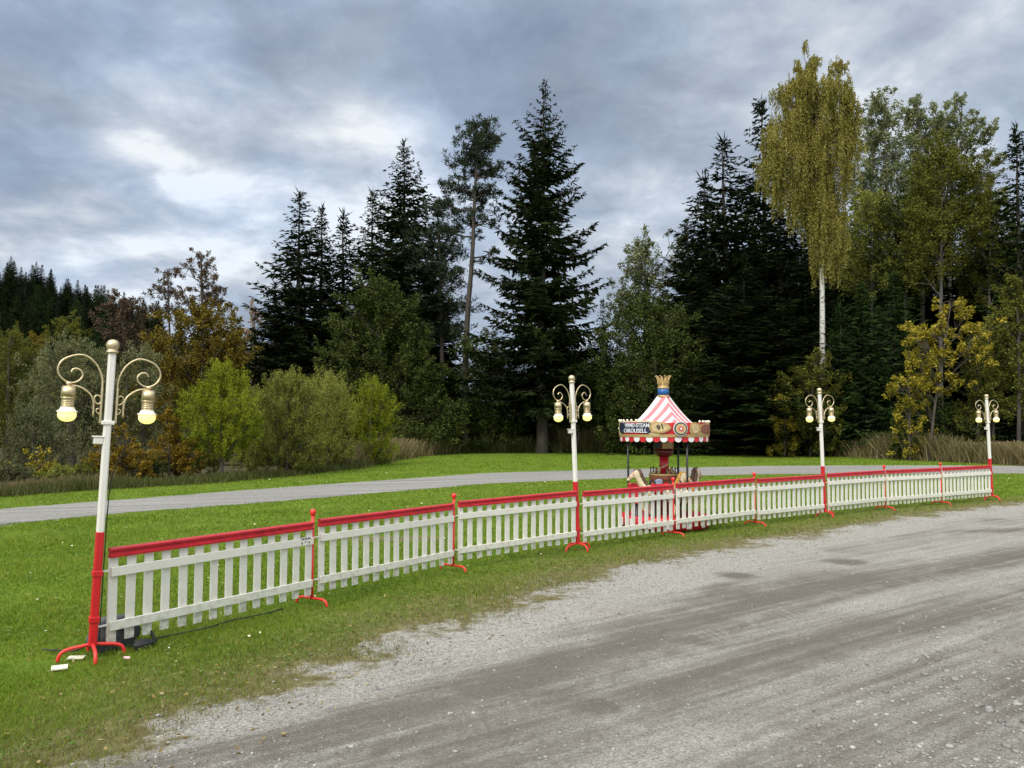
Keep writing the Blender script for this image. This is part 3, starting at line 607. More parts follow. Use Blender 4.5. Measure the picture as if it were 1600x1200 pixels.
blob_tree('pine_tree', 'tall pine with a slim leaning trunk and clumped grey green boughs', 'tree', 727, 49,
    [(752, 203, 28, 16), (738, 225, 26, 16), (765, 222, 20, 14), (722, 252, 26, 13), (768, 262, 22, 12), (745, 245, 20, 18), (700, 290, 28, 12), (732, 300, 26, 13), (768, 300, 18, 11), (690, 318, 24, 11), (725, 335, 24, 10), (760, 345, 20, 10), (700, 362, 22, 9), (776, 268, 14, 10), (770, 395, 16, 7)],
    M_PINE, leaf=.26, dens=2.0, trunk=[(727, 720), (727, 600), (730, 500), (738, 400), (742, 300), (748, 215)], tr=.24, style='needle', vol=1, seed=1, dr=.1)
blob_tree('pine_tree', 'bushy lower pine with layered boughs left of the leaning pine trunk', 'tree', 690, 51,
    [(690, 330, 26, 14), (668, 372, 28, 14), (705, 390, 26, 13), (660, 420, 36, 16), (700, 440, 30, 14), (668, 475, 44, 18), (712, 480, 30, 14), (640, 360, 22, 12), (650, 395, 26, 13), (715, 430, 26, 12), (705, 355, 24, 12), (700, 520, 34, 18), (650, 520, 40, 20)],
    M_PINE, leaf=.26, dens=2.0, trunk=[(692, 720), (690, 520), (684, 330)], tr=.2, style='needle', vol=1, seed=2, dr=.1)
# dry twigs low on the leaning pine
blob_tree('birch_tree', 'tall weeping birch with golden yellow hanging foliage and white trunk', 'tree', 1285, 43,
    [(1262, 112, 17, 24), (1250, 150, 22, 30), (1310, 130, 18, 30), (1322, 165, 14, 34), (1225, 160, 18, 16), (1280, 165, 30, 34), (1305, 190, 32, 36), (1240, 200, 30, 34), (1212, 230, 20, 38), (1270, 225, 40, 38), (1315, 240, 24, 40), (1225, 262, 26, 36), (1262, 285, 40, 36), (1300, 300, 28, 36), (1218, 300, 14, 26), (1238, 318, 14, 22), (1275, 335, 26, 34), (1298, 365, 24, 30), (1312, 355, 14, 34), (1282, 390, 16, 18), (1302, 402, 12, 18), (1205, 270, 18, 34), (1330, 200, 18, 36), (1240, 240, 26, 34), (1200, 240, 12, 30)],
    M_BIRCHLEAF, bark=M_BIRCH, leaf=.095, dens=.92, trunk=[(1284, 715), (1285, 600), (1285, 480), (1284, 400), (1286, 300), (1278, 200), (1268, 120)], tr=.18, style='weep', vol=1, seed=3, dr=.5)
blob_tree('poplar_tree', 'airy grey green poplar nearest the birch with upright top', 'tree', 1388, 52,
    [(1378, 160, 21, 29), (1390, 185, 26, 34), (1362, 200, 21, 31), (1355, 235, 21, 29), (1395, 225, 29, 26), (1380, 265, 29, 23), (1350, 280, 23, 34), (1400, 290, 34, 31), (1365, 320, 29, 34), (1395, 345, 39, 31)],
    M_POPLAR, bark=M_GREYBARK, leaf=.19, dens=.85, trunk=[(1388, 715), (1388, 400), (1386, 280), (1380, 165)], tr=.17, vol=1, seed=4)
blob_tree('poplar_tree', 'grey green poplar in the middle of the airy poplars', 'tree', 1442, 53,
    [(1432, 165, 18, 21), (1420, 190, 23, 23), (1445, 195, 21, 21), (1465, 185, 23, 26), (1455, 215, 29, 21), (1425, 225, 26, 21), (1440, 260, 34, 29), (1430, 300, 39, 31), (1450, 340, 42, 31)],
    M_POPLAR, bark=M_GREYBARK, leaf=.19, dens=.85, trunk=[(1440, 715), (1442, 400), (1440, 280), (1436, 170)], tr=.17, vol=1, seed=5)
blob_tree('poplar_tree', 'grey green poplar spreading to the right with clumped tips', 'tree', 1490, 54,
    [(1505, 165, 20, 17), (1485, 185, 23, 21), (1520, 190, 23, 17), (1538, 205, 18, 16), (1500, 215, 34, 21), (1528, 225, 26, 18), (1515, 250, 31, 18), (1490, 240, 26, 18)],
    M_POPLAR, bark=M_GREYBARK, leaf=.19, dens=.95, trunk=[(1482, 715), (1484, 400), (1488, 280), (1502, 180)], tr=.16, vol=1, seed=6)
blob_tree('birch_tree', 'olive green birch with an upright oval crown below the poplars', 'tree', 1470, 47,
    [(1472, 235, 21, 29), (1462, 265, 31, 31), (1485, 275, 31, 31), (1450, 300, 31, 34), (1478, 310, 36, 36), (1505, 300, 23, 31), (1440, 345, 34, 34), (1475, 355, 44, 36), (1508, 340, 29, 39), (1448, 390, 36, 34), (1480, 400, 44, 34), (1445, 430, 34, 29), (1520, 275, 29, 16), (1540, 260, 21, 18), (1530, 330, 23, 52)],
    M_OLIVE, bark=M_GREYBARK, leaf=.16, dens=1.2, trunk=[(1470, 715), (1470, 480), (1472, 250)], tr=.15, style='leaf', vol=1, seed=7)
blob_tree('poplar_tree', 'pale feathery tree rising behind the alder left of the right hand spruces', 'tree', 1008, 56,
    [(1008, 388, 26, 23), (998, 412, 34, 26), (1022, 420, 26, 29), (985, 440, 26, 26), (1010, 450, 36, 26), (1035, 455, 26, 31), (1055, 380, 16, 31), (1062, 400, 16, 23), (970, 470, 26, 26), (1000, 480, 44, 26), (1040, 485, 34, 23)],
    M_POPLAR, bark=M_GREYBARK, leaf=.2, dens=.55, trunk=[(1008, 715), (1008, 480), (1008, 395)], tr=.15, vol=1, seed=8)
blob_tree('alder_tree', 'round dark green alder behind the carousel', 'tree', 1025, 45.5,
    [(998, 490, 34, 26), (1050, 500, 36, 26), (965, 530, 34, 28), (1020, 535, 46, 34), (1075, 545, 36, 32), (950, 580, 32, 32), (1000, 590, 46, 36), (1060, 600, 48, 36), (1105, 605, 34, 34), (965, 635, 40, 32), (1025, 645, 46, 34), (1085, 650, 42, 34), (1000, 685, 60, 22), (1080, 690, 50, 18)],
    M_ALDER, leaf=.17, dens=1.5, trunk=[(1025, 712), (1025, 600), (1020, 500)], tr=.18, vol=1, seed=9)
blob_tree('alder_tree', 'dark green dome shaped tree in front of the left spruces', 'tree', 595, 45,
    [(588, 455, 34, 24), (560, 480, 30, 24), (620, 485, 34, 26), (540, 520, 32, 28), (590, 520, 44, 30), (640, 530, 34, 30), (530, 560, 34, 28), (580, 570, 44, 32), (630, 580, 44, 34), (672, 590, 34, 34), (555, 610, 40, 30), (610, 625, 46, 34), (665, 640, 44, 36), (700, 655, 28, 34), (640, 680, 56, 26)],
    M_ALDER, leaf=.17, dens=1.5, trunk=[(597, 715), (597, 600), (590, 470)], tr=.18, vol=1, seed=10)
blob_tree('alder_tree', 'dark undergrowth tree at the foot of the tallest spruce', 'tree', 780, 48.5,
    [(745, 560, 30, 40), (775, 600, 36, 40), (740, 640, 32, 40), (790, 660, 34, 34), (760, 690, 40, 18)], M_ALDER, leaf=.17, dens=1.2, trunk=[(770, 712), (770, 560)], tr=.12, vol=1, seed=11)
blob_tree('alder_tree', 'dark undergrowth tree right of the bare spruce trunk', 'tree', 905, 49,
    [(890, 560, 34, 38), (925, 590, 30, 38), (880, 620, 30, 34), (915, 650, 40, 36), (895, 690, 40, 16)], M_ALDER, leaf=.17, dens=1.2, trunk=[(905, 712), (905, 560)], tr=.12, vol=1, seed=12)
blob_tree('maple_tree', 'bright yellow leaved tree in front of the dark wood on the right', 'tree', 1490, 37,
    [(1488, 478, 24, 14), (1515, 490, 22, 18), (1470, 505, 26, 18), (1500, 515, 30, 20), (1530, 520, 22, 22), (1440, 520, 22, 20), (1415, 525, 16, 26), (1480, 550, 30, 22), (1520, 555, 28, 24), (1430, 565, 24, 24), (1415, 595, 18, 26), (1425, 625, 18, 20), (1465, 590, 24, 22), (1500, 600, 28, 20)],
    M_YELLOW, leaf=.16, dens=.62, trunk=[(1452, 722), (1460, 640), (1485, 480)], tr=.08, vol=1, seed=13)
blob_tree('bush', 'loose yellow bush left of the bright yellow leaved tree', 'bush', 1420, 37.5,
    [(1418, 560, 18, 22), (1412, 600, 20, 22), (1430, 620, 22, 20), (1418, 650, 20, 22), (1440, 665, 22, 20)], M_YELLOW, leaf=.15, dens=.5, trunk=[(1422, 722), (1420, 560)], tr=.05, vol=1, seed=90)
blob_tree('bush', 'yellow green bush right of the bright yellow leaved tree', 'bush', 1528, 37.8,
    [(1525, 540, 20, 22), (1535, 580, 22, 22), (1520, 610, 24, 22), (1540, 640, 24, 22), (1515, 660, 24, 20)], M_OLIVE, leaf=.14, dens=.8, trunk=[(1528, 722), (1528, 545)], tr=.05, vol=1, seed=91)
blob_tree('bush', 'yellow and olive bush behind the third lamp post', 'bush', 1262, 42,
    [(1272, 572, 26, 18), (1250, 595, 30, 22), (1290, 600, 28, 24), (1230, 625, 24, 22), (1270, 640, 34, 28), (1300, 645, 20, 28), (1245, 665, 28, 24), (1285, 680, 30, 24)],
    M_OLIVE, leaf=.14, dens=1.1, trunk=[(1266, 712), (1268, 640), (1272, 580)], tr=.08, vol=1, seed=14)
blob_tree('bush', 'small golden yellow bush left of the third lamp post', 'bush', 1226, 41.5,
    [(1225, 640, 18, 18), (1215, 665, 14, 18), (1235, 670, 16, 20), (1228, 695, 18, 14)], M_YELLOW, leaf=.13, dens=.7, trunk=[(1226, 712), (1226, 640)], tr=.05, vol=1, seed=15)
blob_tree('maple_tree', 'tall yellow green tree at the right edge of the picture', 'tree', 1592, 37,
    [(1585, 450, 20, 24), (1600, 480, 26, 26), (1572, 510, 18, 24), (1600, 530, 26, 30), (1580, 560, 24, 26), (1610, 590, 26, 28), (1600, 630, 24, 26)], M_OLIVE, leaf=.15, dens=1.1, trunk=[(1592, 725), (1592, 560), (1588, 455)], tr=.09, vol=1, seed=16)
blob_tree('bush', 'grey green tree behind the fourth lamp post', 'tree', 1555, 38.5,
    [(1555, 520, 22, 22), (1545, 550, 28, 24), (1570, 575, 24, 24), (1540, 590, 24, 22), (1560, 620, 30, 24), (1530, 640, 26, 22)], M_GREYG, leaf=.14, dens=.9, trunk=[(1552, 724), (1552, 620), (1555, 525)], tr=.07, vol=1, seed=17)
blob_tree('bush', 'dark low bush under the yellow leaved tree', 'bush', 1480, 38.5,
    [(1450, 660, 26, 24), (1490, 660, 30, 26), (1525, 670, 26, 24), (1410, 680, 30, 22)], M_ALDER, leaf=.13, dens=.9, trunk=[(1480, 722), (1480, 660)], tr=.05, vol=1, seed=18)
blob_tree('ash_tree', 'mid green tall tree filling in between birch and poplars', 'tree', 1360, 50,
    [(1350, 330, 30, 34), (1380, 350, 34, 34), (1345, 390, 34, 32), (1385, 410, 36, 32), (1360, 445, 38, 30), (1410, 380, 26, 36)], M_GREYG, bark=M_GREYBARK, leaf=.17, dens=.8, trunk=[(1362, 715), (1362, 500), (1364, 340)], tr=.13, vol=1, seed=70)
blob_tree('ash_tree', 'dark olive tall tree below the right hand poplar tips', 'tree', 1540, 49,
    [(1535, 300, 28, 34), (1560, 320, 26, 36), (1530, 350, 34, 32), (1565, 380, 34, 34), (1535, 400, 34, 32), (1570, 430, 34, 32), (1545, 450, 38, 30)], M_OLIVE, bark=M_GREYBARK, leaf=.17, dens=.9, trunk=[(1545, 718), (1545, 500), (1548, 310)], tr=.13, vol=1, seed=71)
blob_tree('ash_tree', 'dark green tall tree under the upright oval birch crown', 'tree', 1420, 49,
    [(1400, 330, 28, 30), (1425, 350, 30, 32), (1400, 400, 32, 32), (1430, 420, 34, 32), (1410, 455, 38, 30)], M_ALDER, bark=M_GREYBARK, leaf=.17, dens=1.0, trunk=[(1415, 715), (1415, 500), (1414, 340)], tr=.13, vol=1, seed=72)
# ------------------------------------------------------------------ left side of the meadow
blob_tree('oak_tree', 'tall brown tree with sparse dark red top leaves', 'tree', 312, 42,
    [(312, 400, 16, 14), (298, 425, 20, 16), (330, 430, 20, 18), (345, 455, 14, 16), (310, 455, 26, 16), (285, 460, 18, 16), (320, 480, 30, 16)], M_BROWN, leaf=.115, dens=.62, trunk=[(312, 740), (313, 600), (316, 480), (314, 395)], tr=.13, vol=1, seed=20, dr=.4)
blob_tree('oak_tree', 'thin brown tree left of the tall sparse brown tree', 'tree', 262, 43,
    [(262, 428, 16, 16), (248, 452, 16, 16), (272, 455, 16, 16), (240, 480, 20, 16), (265, 485, 22, 16)], M_BROWN, leaf=.115, dens=.55, trunk=[(268, 740), (266, 560), (262, 425)], tr=.10, vol=1, seed=21, dr=.4)
blob_tree('maple_tree', 'broad golden brown tree below the sparse brown tops', 'tree', 315, 39,
    [(330, 490, 36, 20), (285, 500, 36, 22), (360, 520, 28, 26), (320, 530, 42, 28), (270, 545, 36, 28), (375, 555, 22, 26), (335, 570, 44, 28), (285, 590, 40, 30), (250, 570, 24, 30), (320, 625, 46, 30), (265, 640, 34, 30)], M_GOLD, leaf=.15, dens=1.3, trunk=[(315, 745), (315, 620), (318, 500)], tr=.14, vol=1, seed=22)
blob_tree('maple_tree', 'rusty brown tree against the wooded hill', 'tree', 190, 46,
    [(185, 470, 24, 18), (210, 485, 20, 18), (170, 495, 22, 20), (200, 515, 28, 20), (225, 520, 20, 24), (180, 535, 30, 20), (215, 555, 30, 24)], M_BROWN, leaf=.17, dens=.9, trunk=[(198, 745), (198, 600), (190, 480)], tr=.12, vol=1, seed=23)
blob_tree('willow_tree', 'grey green willow with rounded clumps behind the first lamp', 'tree', 110, 33,
    [(110, 548, 36, 18), (75, 570, 34, 22), (140, 570, 34, 22), (45, 600, 28, 26), (100, 600, 44, 28), (160, 605, 30, 28), (60, 640, 34, 28), (120, 645, 46, 32), (180, 640, 26, 30), (90, 690, 46, 26), (150, 690, 36, 28)], M_WILLOW, leaf=.13, dens=1.2, trunk=[(112, 760), (112, 660), (110, 560)], tr=.16, style='wispy', vol=1, seed=24)
blob_tree('willow_tree', 'smaller grey green willow right behind the first lamp arm', 'tree', 225, 34,
    [(225, 560, 22, 20), (210, 590, 26, 24), (238, 600, 20, 26), (222, 640, 30, 28), (215, 690, 28, 30)], M_WILLOW, leaf=.13, dens=1.0, trunk=[(222, 758), (224, 560)], tr=.10, style='wispy', vol=1, seed=25)
blob_tree('willow_tree', 'olive willow with upright twigs at the left edge of the picture', 'tree', 18, 36,
    [(20, 530, 22, 16), (0, 550, 26, 20), (30, 560, 18, 18), (-25, 560, 26, 24), (10, 590, 30, 26), (-20, 620, 34, 30), (15, 640, 26, 28), (0, 690, 36, 30)], M_OLIVE, leaf=.13, dens=.85, trunk=[(10, 762), (12, 640), (15, 540)], tr=.12, style='wispy', vol=1, seed=26)
blob_tree('bush', 'dark grey green bush between lamp and left edge', 'bush', 55, 26,
    [(40, 650, 28, 22), (70, 665, 26, 22), (25, 690, 28, 22), (60, 705, 30, 22), (10, 725, 26, 18), (95, 700, 20, 26)], M_WILLOW, leaf=.10, dens=1.0, trunk=[(52, 768), (52, 700), (50, 650)], tr=.06, style='wispy', vol=1, seed=27)
blob_tree('bush', 'small yellow bush near the left edge of the grass', 'bush', 58, 22.5,
    [(56, 712, 12, 14), (48, 730, 14, 12), (66, 735, 14, 14), (8, 728, 12, 10), (-5, 735, 12, 12)], M_YELLOW, leaf=.08, dens=.55, trunk=[(58, 766), (57, 715)], tr=.03, vol=1, seed=28)
blob_tree('bush', 'orange brown bush behind the first lamp post', 'bush', 190, 22.5,
    [(185, 700, 26, 16), (160, 715, 26, 18), (210, 715, 26, 18), (145, 735, 22, 14), (190, 735, 32, 16), (225, 740, 20, 14), (175, 670, 14, 14)], M_ORANGE, leaf=.085, dens=1.15, trunk=[(188, 762), (188, 690)], tr=.05, vol=1, seed=29)
blob_tree('bush', 'orange and olive bush left of the bright green sapling', 'bush', 262, 24,
    [(262, 660, 16, 20), (250, 690, 22, 18), (280, 695, 20, 20), (240, 715, 22, 18), (270, 725, 28, 18), (300, 715, 18, 22)], M_ORANGE, leaf=.085, dens=1.1, trunk=[(265, 758), (264, 670)], tr=.05, vol=1, seed=30)
blob_tree('sapling_tree', 'bright green small tree with a short thin trunk', 'tree', 346, 24.5,
    [(345, 588, 18, 20), (328, 610, 24, 20), (366, 604, 22, 18), (308, 632, 26, 20), (345, 640, 34, 24), (384, 636, 24, 22), (292, 655, 20, 18), (296, 690, 20, 18), (398, 660, 16, 18), (325, 670, 32, 22), (365, 675, 30, 22), (310, 690, 24, 16), (345, 700, 30, 16), (385, 672, 18, 20)],
    M_YGREEN, leaf=.085, dens=1.5, trunk=[(347, 752), (346, 700), (346, 600)], tr=.05, style='wispy', vol=1, seed=31)
blob_tree('bush', 'round grey green bush right of the bright green small tree', 'bush', 445, 27,
    [(440, 600, 28, 16), (465, 605, 26, 18), (415, 625, 26, 20), (450, 635, 36, 24), (490, 630, 24, 24), (425, 665, 32, 24), (470, 670, 36, 24), (405, 695, 24, 20), (445, 705, 34, 20), (495, 680, 24, 26)],
    M_GREYG, leaf=.085, dens=1.35, trunk=[(448, 746), (448, 700), (448, 610)], tr=.06, style='wispy', vol=1, seed=32)
blob_tree('bush', 'taller pale green bush in the row between two other bushes', 'bush', 510, 30,
    [(500, 598, 26, 16), (525, 612, 24, 20), (505, 640, 30, 24), (540, 650, 22, 24), (515, 680, 30, 22), (490, 705, 26, 18), (535, 700, 24, 18)], M_GREYG, leaf=.09, dens=1.3, trunk=[(512, 738), (512, 610)], tr=.06, style='wispy', vol=1, seed=33)
blob_tree('bush', 'yellow green bush at the right end of the bush row', 'bush', 575, 33,
    [(585, 608, 18, 20), (570, 630, 24, 22), (598, 640, 22, 22), (560, 660, 24, 22), (590, 670, 28, 20), (610, 660, 18, 10), (575, 695, 28, 18)], M_YGREEN, leaf=.095, dens=1.15, trunk=[(578, 733), (580, 620)], tr=.06, style='wispy', vol=1, seed=34)
blob_tree('bush', 'dark olive bush filling in behind the bush row', 'bush', 400, 33,
    [(395, 650, 36, 30), (440, 690, 40, 30), (370, 690, 30, 30), (330, 690, 30, 30)], M_ALDER, leaf=.12, dens=1.0, trunk=[(400, 745), (400, 640)], tr=.06, vol=1, seed=35)
blob_tree('birch_tree', 'pale peach leaved tree far away with bare leaning stems', 'tree', 396, 62,
    [(400, 482, 14, 10), (392, 500, 14, 14), (408, 500, 10, 12), (385, 520, 12, 12)], M_PEACH, leaf=.18, dens=.35, trunk=[(390, 700), (394, 560), (400, 480)], tr=.10, vol=1, seed=36)
for i, (px, Y, w, h, mt, lab) in enumerate([(312, 26.5, 34, 44, M_OLIVE, 'low olive bush behind the left side of the bright green small tree'), (392, 27.5, 30, 50, M_GREYG, 'low grey green bush filling in right behind the bright green small tree'), (128, 21.8, 30, 34, M_OLIVE, 'low olive bush left of the orange brown bush'), (92, 21.3, 26, 26, M_GREYG, 'knee high pale bush at the grass edge left of the first lamp'), (16, 20.8, 34, 36, M_WILLOW, 'low grey bush at the left edge of the grass'), (228, 23.2, 26, 36, M_ALDER, 'dark low bush between the orange bushes'),
        (642, 44, 26, 40, M_ALDER, 'dark low bush at the corner of the meadow below the dome shaped tree'), (1130, 46, 34, 50, M_ALDER, 'dark low bush at the grass edge right behind the carousel roof')]):
    gy = 665+CAMH*FPX/Y
    blob_tree('bush', lab, 'bush', px, Y, [(px-w*.4, gy-h*.55, w*.5, h*.35), (px+w*.45, gy-h*.5, w*.5, h*.35), (px, gy-h*.75, w*.5, h*.32)], mt, leaf=.085*Y/24, dens=1.1, trunk=[(px, gy), (px, gy-h*.7)], tr=.03, style='wispy', vol=1, seed=80+i)
# far treetops closing the gap behind the left meadow
for i, (px, Y, top, w, mt, lab) in enumerate([(430, 70, 560, 60, M_OLIVE, 'olive treetop between brown tree and spruces'), (370, 66, 520, 60, M_GOLD, 'gold brown treetop behind the bright green small tree'), (130, 60, 560, 60, M_OLIVE, 'olive treetop below the hill behind the willow'),
        (60, 62, 545, 55, M_ALDER, 'dark green treetop on the lower slope at left'), (240, 58, 530, 55, M_GOLD, 'golden treetop behind the thin brown tree'), (-40, 60, 560, 70, M_OLIVE, 'olive treetop behind the left edge'), (730, 78, 640, 60, M_OLIVE, 'low pale tree glimpsed behind the leaning pine trunk')]):
    b = [(px+dx*w, top+dy, w*.5, 30) for dx, dy in ((0, 25), (-.5, 60), (.5, 60), (0, 80), (-.4, 120), (.45, 120), (0, 150))]
    blob_tree('broadleaf_tree', lab, 'tree', px, Y, b, mt, leaf=.24, dens=1.0, trunk=[(px, 712), (px, top+30)], tr=.15, vol=1, seed=40+i)

# ------------------------------------------------------------------ wooded hill on the left
hx = np.linspace(-260, 60, 81); hy = np.linspace(90, 330, 61); HX, HY = np.meshgrid(hx, hy)
def hill_h(x, y):
    prof = np.interp(x, [-260, -150, -108, -82, -62, -40, -10, 60], [33, 31.5, 28.5, 21.5, 12, 5, 1, -2])
    k = np.clip((y-95)/75, 0, 1); k = k*k*(3-2*k)
    return prof*k-1.0+1.2*np.sin(x*.09)*k
V = np.stack([HX.ravel(), HY.ravel(), hill_h(HX, HY).ravel()], 1)
me = np_mesh('hill', V, grid(HX, HY), paint('hill_floor', (.03, .032, .015), .95, .3, .2, 0), True); tag(link('hill', me), kind='structure')
hr = random.Random(5)
cnt = 0
while cnt < 280:
    x = hr.uniform(-150, -55); y = hr.uniform(108, 182); px = 800+1200*x/y
    if px > 250 or px < -40: continue
    z = float(hill_h(np.array(x), np.array(y))); h = hr.uniform(6, 11.5)
    conifer(hr.choice(['a', 'b', 'c', 'a2', 'c2', 'young', 'young', 'thin']), x, y, h, h*.25, 'dark spruce among many on the wooded hillside at left', 'spruces on the wooded hill', z0=z-.3); cnt += 1
proto = {}
for i in range(38):
    x = hr.uniform(-100, -50); y = hr.uniform(100, 138); z = float(hill_h(np.array(x), np.array(y)))
    k = i % 3
    if k not in proto:
        mt = (M_ALDER, M_OLIVE, M_GOLD)[k]; Yp = 100
        proto[k] = blob_tree('broadleaf_tree', ('dark green', 'olive', 'golden brown')[k]+' round treetop on the lower slope of the hill', 'tree', 200, Yp,
            [(200, 610, 26, 20), (180, 630, 26, 20), (222, 632, 26, 20), (200, 655, 34, 22)], mt, leaf=.3, dens=1.1, trunk=[(200, 685), (200, 620)], tr=.2, vol=2, seed=60+k, group=('dark green', 'olive', 'golden brown')[k]+' treetops on the lower hill')
        o = proto[k]
    else: o = copy_tree(proto[k])
    s = hr.uniform(.75, 1.35); o.location = (x, y, z-.3); o.scale = (s, s, s*hr.uniform(.9, 1.2)); o.rotation_euler.z = hr.uniform(0, 6.28)

# ------------------------------------------------------------------ paints
M_WHITE = paint('white_paint', (.68, .665, .60), .45, .04, 9, .02, dirt=(.42, .38, .28), dirt_amt=.30, wear_scale=7)
def mud(m):      # rain has splashed soil on the lowest hand's breadth of the boards
    nt = m.node_tree; N = nt.nodes; L = nt.links; b = N['Principled BSDF']; src = b.inputs['Base Color'].links[0].from_socket
    tc = N.new('ShaderNodeTexCoord'); sp = N.new('ShaderNodeSeparateXYZ'); L.new(tc.outputs['Object'], sp.inputs[0]); nz = N.new('ShaderNodeTexNoise'); nz.inputs['Scale'].default_value = 22; nz.inputs['Detail'].default_value = 7; L.new(tc.outputs['Object'], nz.inputs['Vector'])
    mr = N.new('ShaderNodeMapRange'); L.new(sp.outputs[2], mr.inputs[0]); mr.inputs[1].default_value = .34; mr.inputs[2].default_value = .09; mr.inputs[3].default_value = 0; mr.inputs[4].default_value = 1
    m2 = N.new('ShaderNodeMapRange'); L.new(nz.outputs['Fac'], m2.inputs[0]); m2.inputs[1].default_value = .42; m2.inputs[2].default_value = .66; m2.inputs[4].default_value = .75
    mm = N.new('ShaderNodeMath'); mm.operation = 'MULTIPLY'; L.new(mr.outputs[0], mm.inputs[0]); L.new(m2.outputs[0], mm.inputs[1])
    mx = N.new('ShaderNodeMix'); mx.data_type = 'RGBA'; L.new(mm.outputs[0], mx.inputs[0]); L.new(src, mx.inputs[6]); mx.inputs[7].default_value = (.30, .27, .18, 1); L.new(mx.outputs[2], b.inputs['Base Color'])
mud(M_WHITE)
M_POLEW = paint('cream_white_paint', (.70, .68, .63), .35, .03, 9, .01)
M_RED = paint('red_paint', (.50, .012, .016), .35, .10, 10, .015, dirt=(.22, .01, .012), dirt_amt=.35, wear_scale=9)
M_REDTUBE = paint('bright_red_paint', (.62, .030, .022), .35, .08, 10, .015)
M_RAIL = paint('crimson_paint', (.46, .016, .028), .40, .14, 12, .02, dirt=(.16, .01, .015), dirt_amt=.5, wear_scale=11)
M_GOLD_M = paint('brushed_gold', (.60, .49, .30), .36, .10, 30, .02, metal=.85)
M_GOLDP = paint('gold_paint', (.40, .28, .11), .45, .14, 25, .02, metal=.25)
M_BULB = emit('lit_bulb', (1.0, .87, .30), .64)
M_BULBT = paint('bulb_white', (.85, .80, .66), .3, .02, 9, 0)
M_BLACK = paint('black_metal', (.018, .018, .02), .4, .1, 20, .01)
M_CABLE = paint('black_rubber', (.012, .012, .012), .6, .1, 20, 0)

# ------------------------------------------------------------------ lamp posts
SPIR = [(-.05, 1.84), (-.052, 1.96), (-.055, 2.06), (-.09, 2.15), (-.142, 2.206), (-.2, 2.228), (-.268, 2.212), (-.322, 2.176), (-.346, 2.12), (-.335, 2.072), (-.30, 2.032), (-.25, 2.018), (-.207, 2.036), (-.183, 2.074), (-.195, 2.108), (-.224, 2.124), (-.25, 2.116), (-.261, 2.092)]
ARM2 = [(-.258, 2.0), (-.2, 1.992), (-.15, 1.962), (-.115, 1.922), (-.1, 1.862), (-.1, 1.772)]
CURL = [(-.056, 1.885), (-.07, 1.87), (-.092, 1.885), (-.1, 1.912), (-.086, 1.935), (-.066, 1.932), (-.062, 1.92)]
CURL2 = [(-.052, 1.80), (-.066, 1.80), (-.08, 1.815), (-.078, 1.833), (-.064, 1.838)]
def make_lamp():
    e = empty('street_lamp')
    MB().box((0, 0, .93/2+.045), (.056, .056, .84), bev=.010).build('lower_pole', M_RED, e)
    MB().box((0, 0, (.885+2.26)/2), (.052, .052, 2.26-.885), bev=.012).build('upper_pole', M_POLEW, e)
    for z in (.285, .62): MB().box((0, 0, z), (.070, .066, .045), bev=.006).build('sleeve', M_RED, e)
    MB().lathe([(.030, 2.255), (.044, 2.258), (.044, 2.272), (.034, 2.278), (.040, 2.292), (.047, 2.310), (.046, 2.328), (.036, 2.347), (.018, 2.358), (.002, 2.361)], 20).build('finial', M_GOLD_M, e)
    MB().box((0, 0, 1.735), (.088, .066, .03), bev=.005).build('collar', M_POLEW, e)
    b = MB().box((-.055, 0, 1.60), (.062, .05, .052), bev=.006).box((-.058, 0, 1.630), (.078, .06, .010), bev=.003)
    b.build('junction_box', M_POLEW, e)
    MB().tube(spline([(.05, .03, 1.83), (.075, .035, 1.74), (.115, .04, 1.66), (.135, .04, 1.55), (.09, .045, 1.42), (.05, .048, 1.2), (.048, .05, .4), (.05, .05, .1)], 40), .0045, 6).build('cable', M_CABLE, e)
    for s in (1, -1):
        a = MB()
        for P, r in ((SPIR, .0070), (ARM2, .0070), (CURL, .005), (CURL2, .005)):
            pts = spline([(s*x, 0, z) for x, z in P], 46 if P is SPIR else 18)
            a.tube(pts, r, 8)
        a.box((s*.052, 0, 1.86), (.014, .03, .26), bev=.003)
        a.build('scroll_arm', M_GOLD_M, e)
        hc = (s*.268, 0, 0); h = MB().lathe([(.008, 2.024), (.020, 2.020), (.022, 2.008), (.014, 2.000), (.016, 1.992)], 24, c=hc).lathe([(.040, 1.992), (.045, 1.988)], 24, c=hc).lathe([(.045, 1.988), (.050, 1.912)], 24, c=hc).lathe([(.0505, 1.912), (.0505, 1.904)], 24, c=hc)
        for q in range(5): h.lathe([(.0415, 1.904-q*.0135), (.0435, 1.900-q*.0135), (.0435, 1.895-q*.0135), (.0415, 1.8905-q*.0135)], 24, c=hc)
        h = h.build('lamp_socket', M_GOLD_M, e)
        MB().lathe([(.030, 1.842), (.046, 1.838), (.050, 1.826), (.056, 1.818), (.070, 1.808), (.070, 1.803), (.058, 1.802)], 24, c=(s*.268, 0, 0)).build('bulb_collar', M_BULBT, h)
        MB().lathe([(.058, 1.803), (.062, 1.790), (.060, 1.770), (.050, 1.752), (.034, 1.740), (.015, 1.734), (.001, 1.733)], 24, c=(s*.268, 0, 0)).build('bulb', M_BULB, h)
    for k, (L_) in enumerate((.21, .18, .21, .18)):
        a = k*PI/2
        pts = spline([(0.02, 0, .105), (.07, 0, .098), (L_*.7, 0, .088), (L_*.92, 0, .07), (L_*1.02, 0, .035), (L_*1.03, 0, 0.006)], 16)
        R = np.array(((math.cos(a), -math.sin(a)), (math.sin(a), math.cos(a)))); pts[:, :2] = pts[:, :2]@R.T
        MB().tube(pts, .0130, 10).build('leg', M_REDTUBE, e)
    return e
lamp = make_lamp()
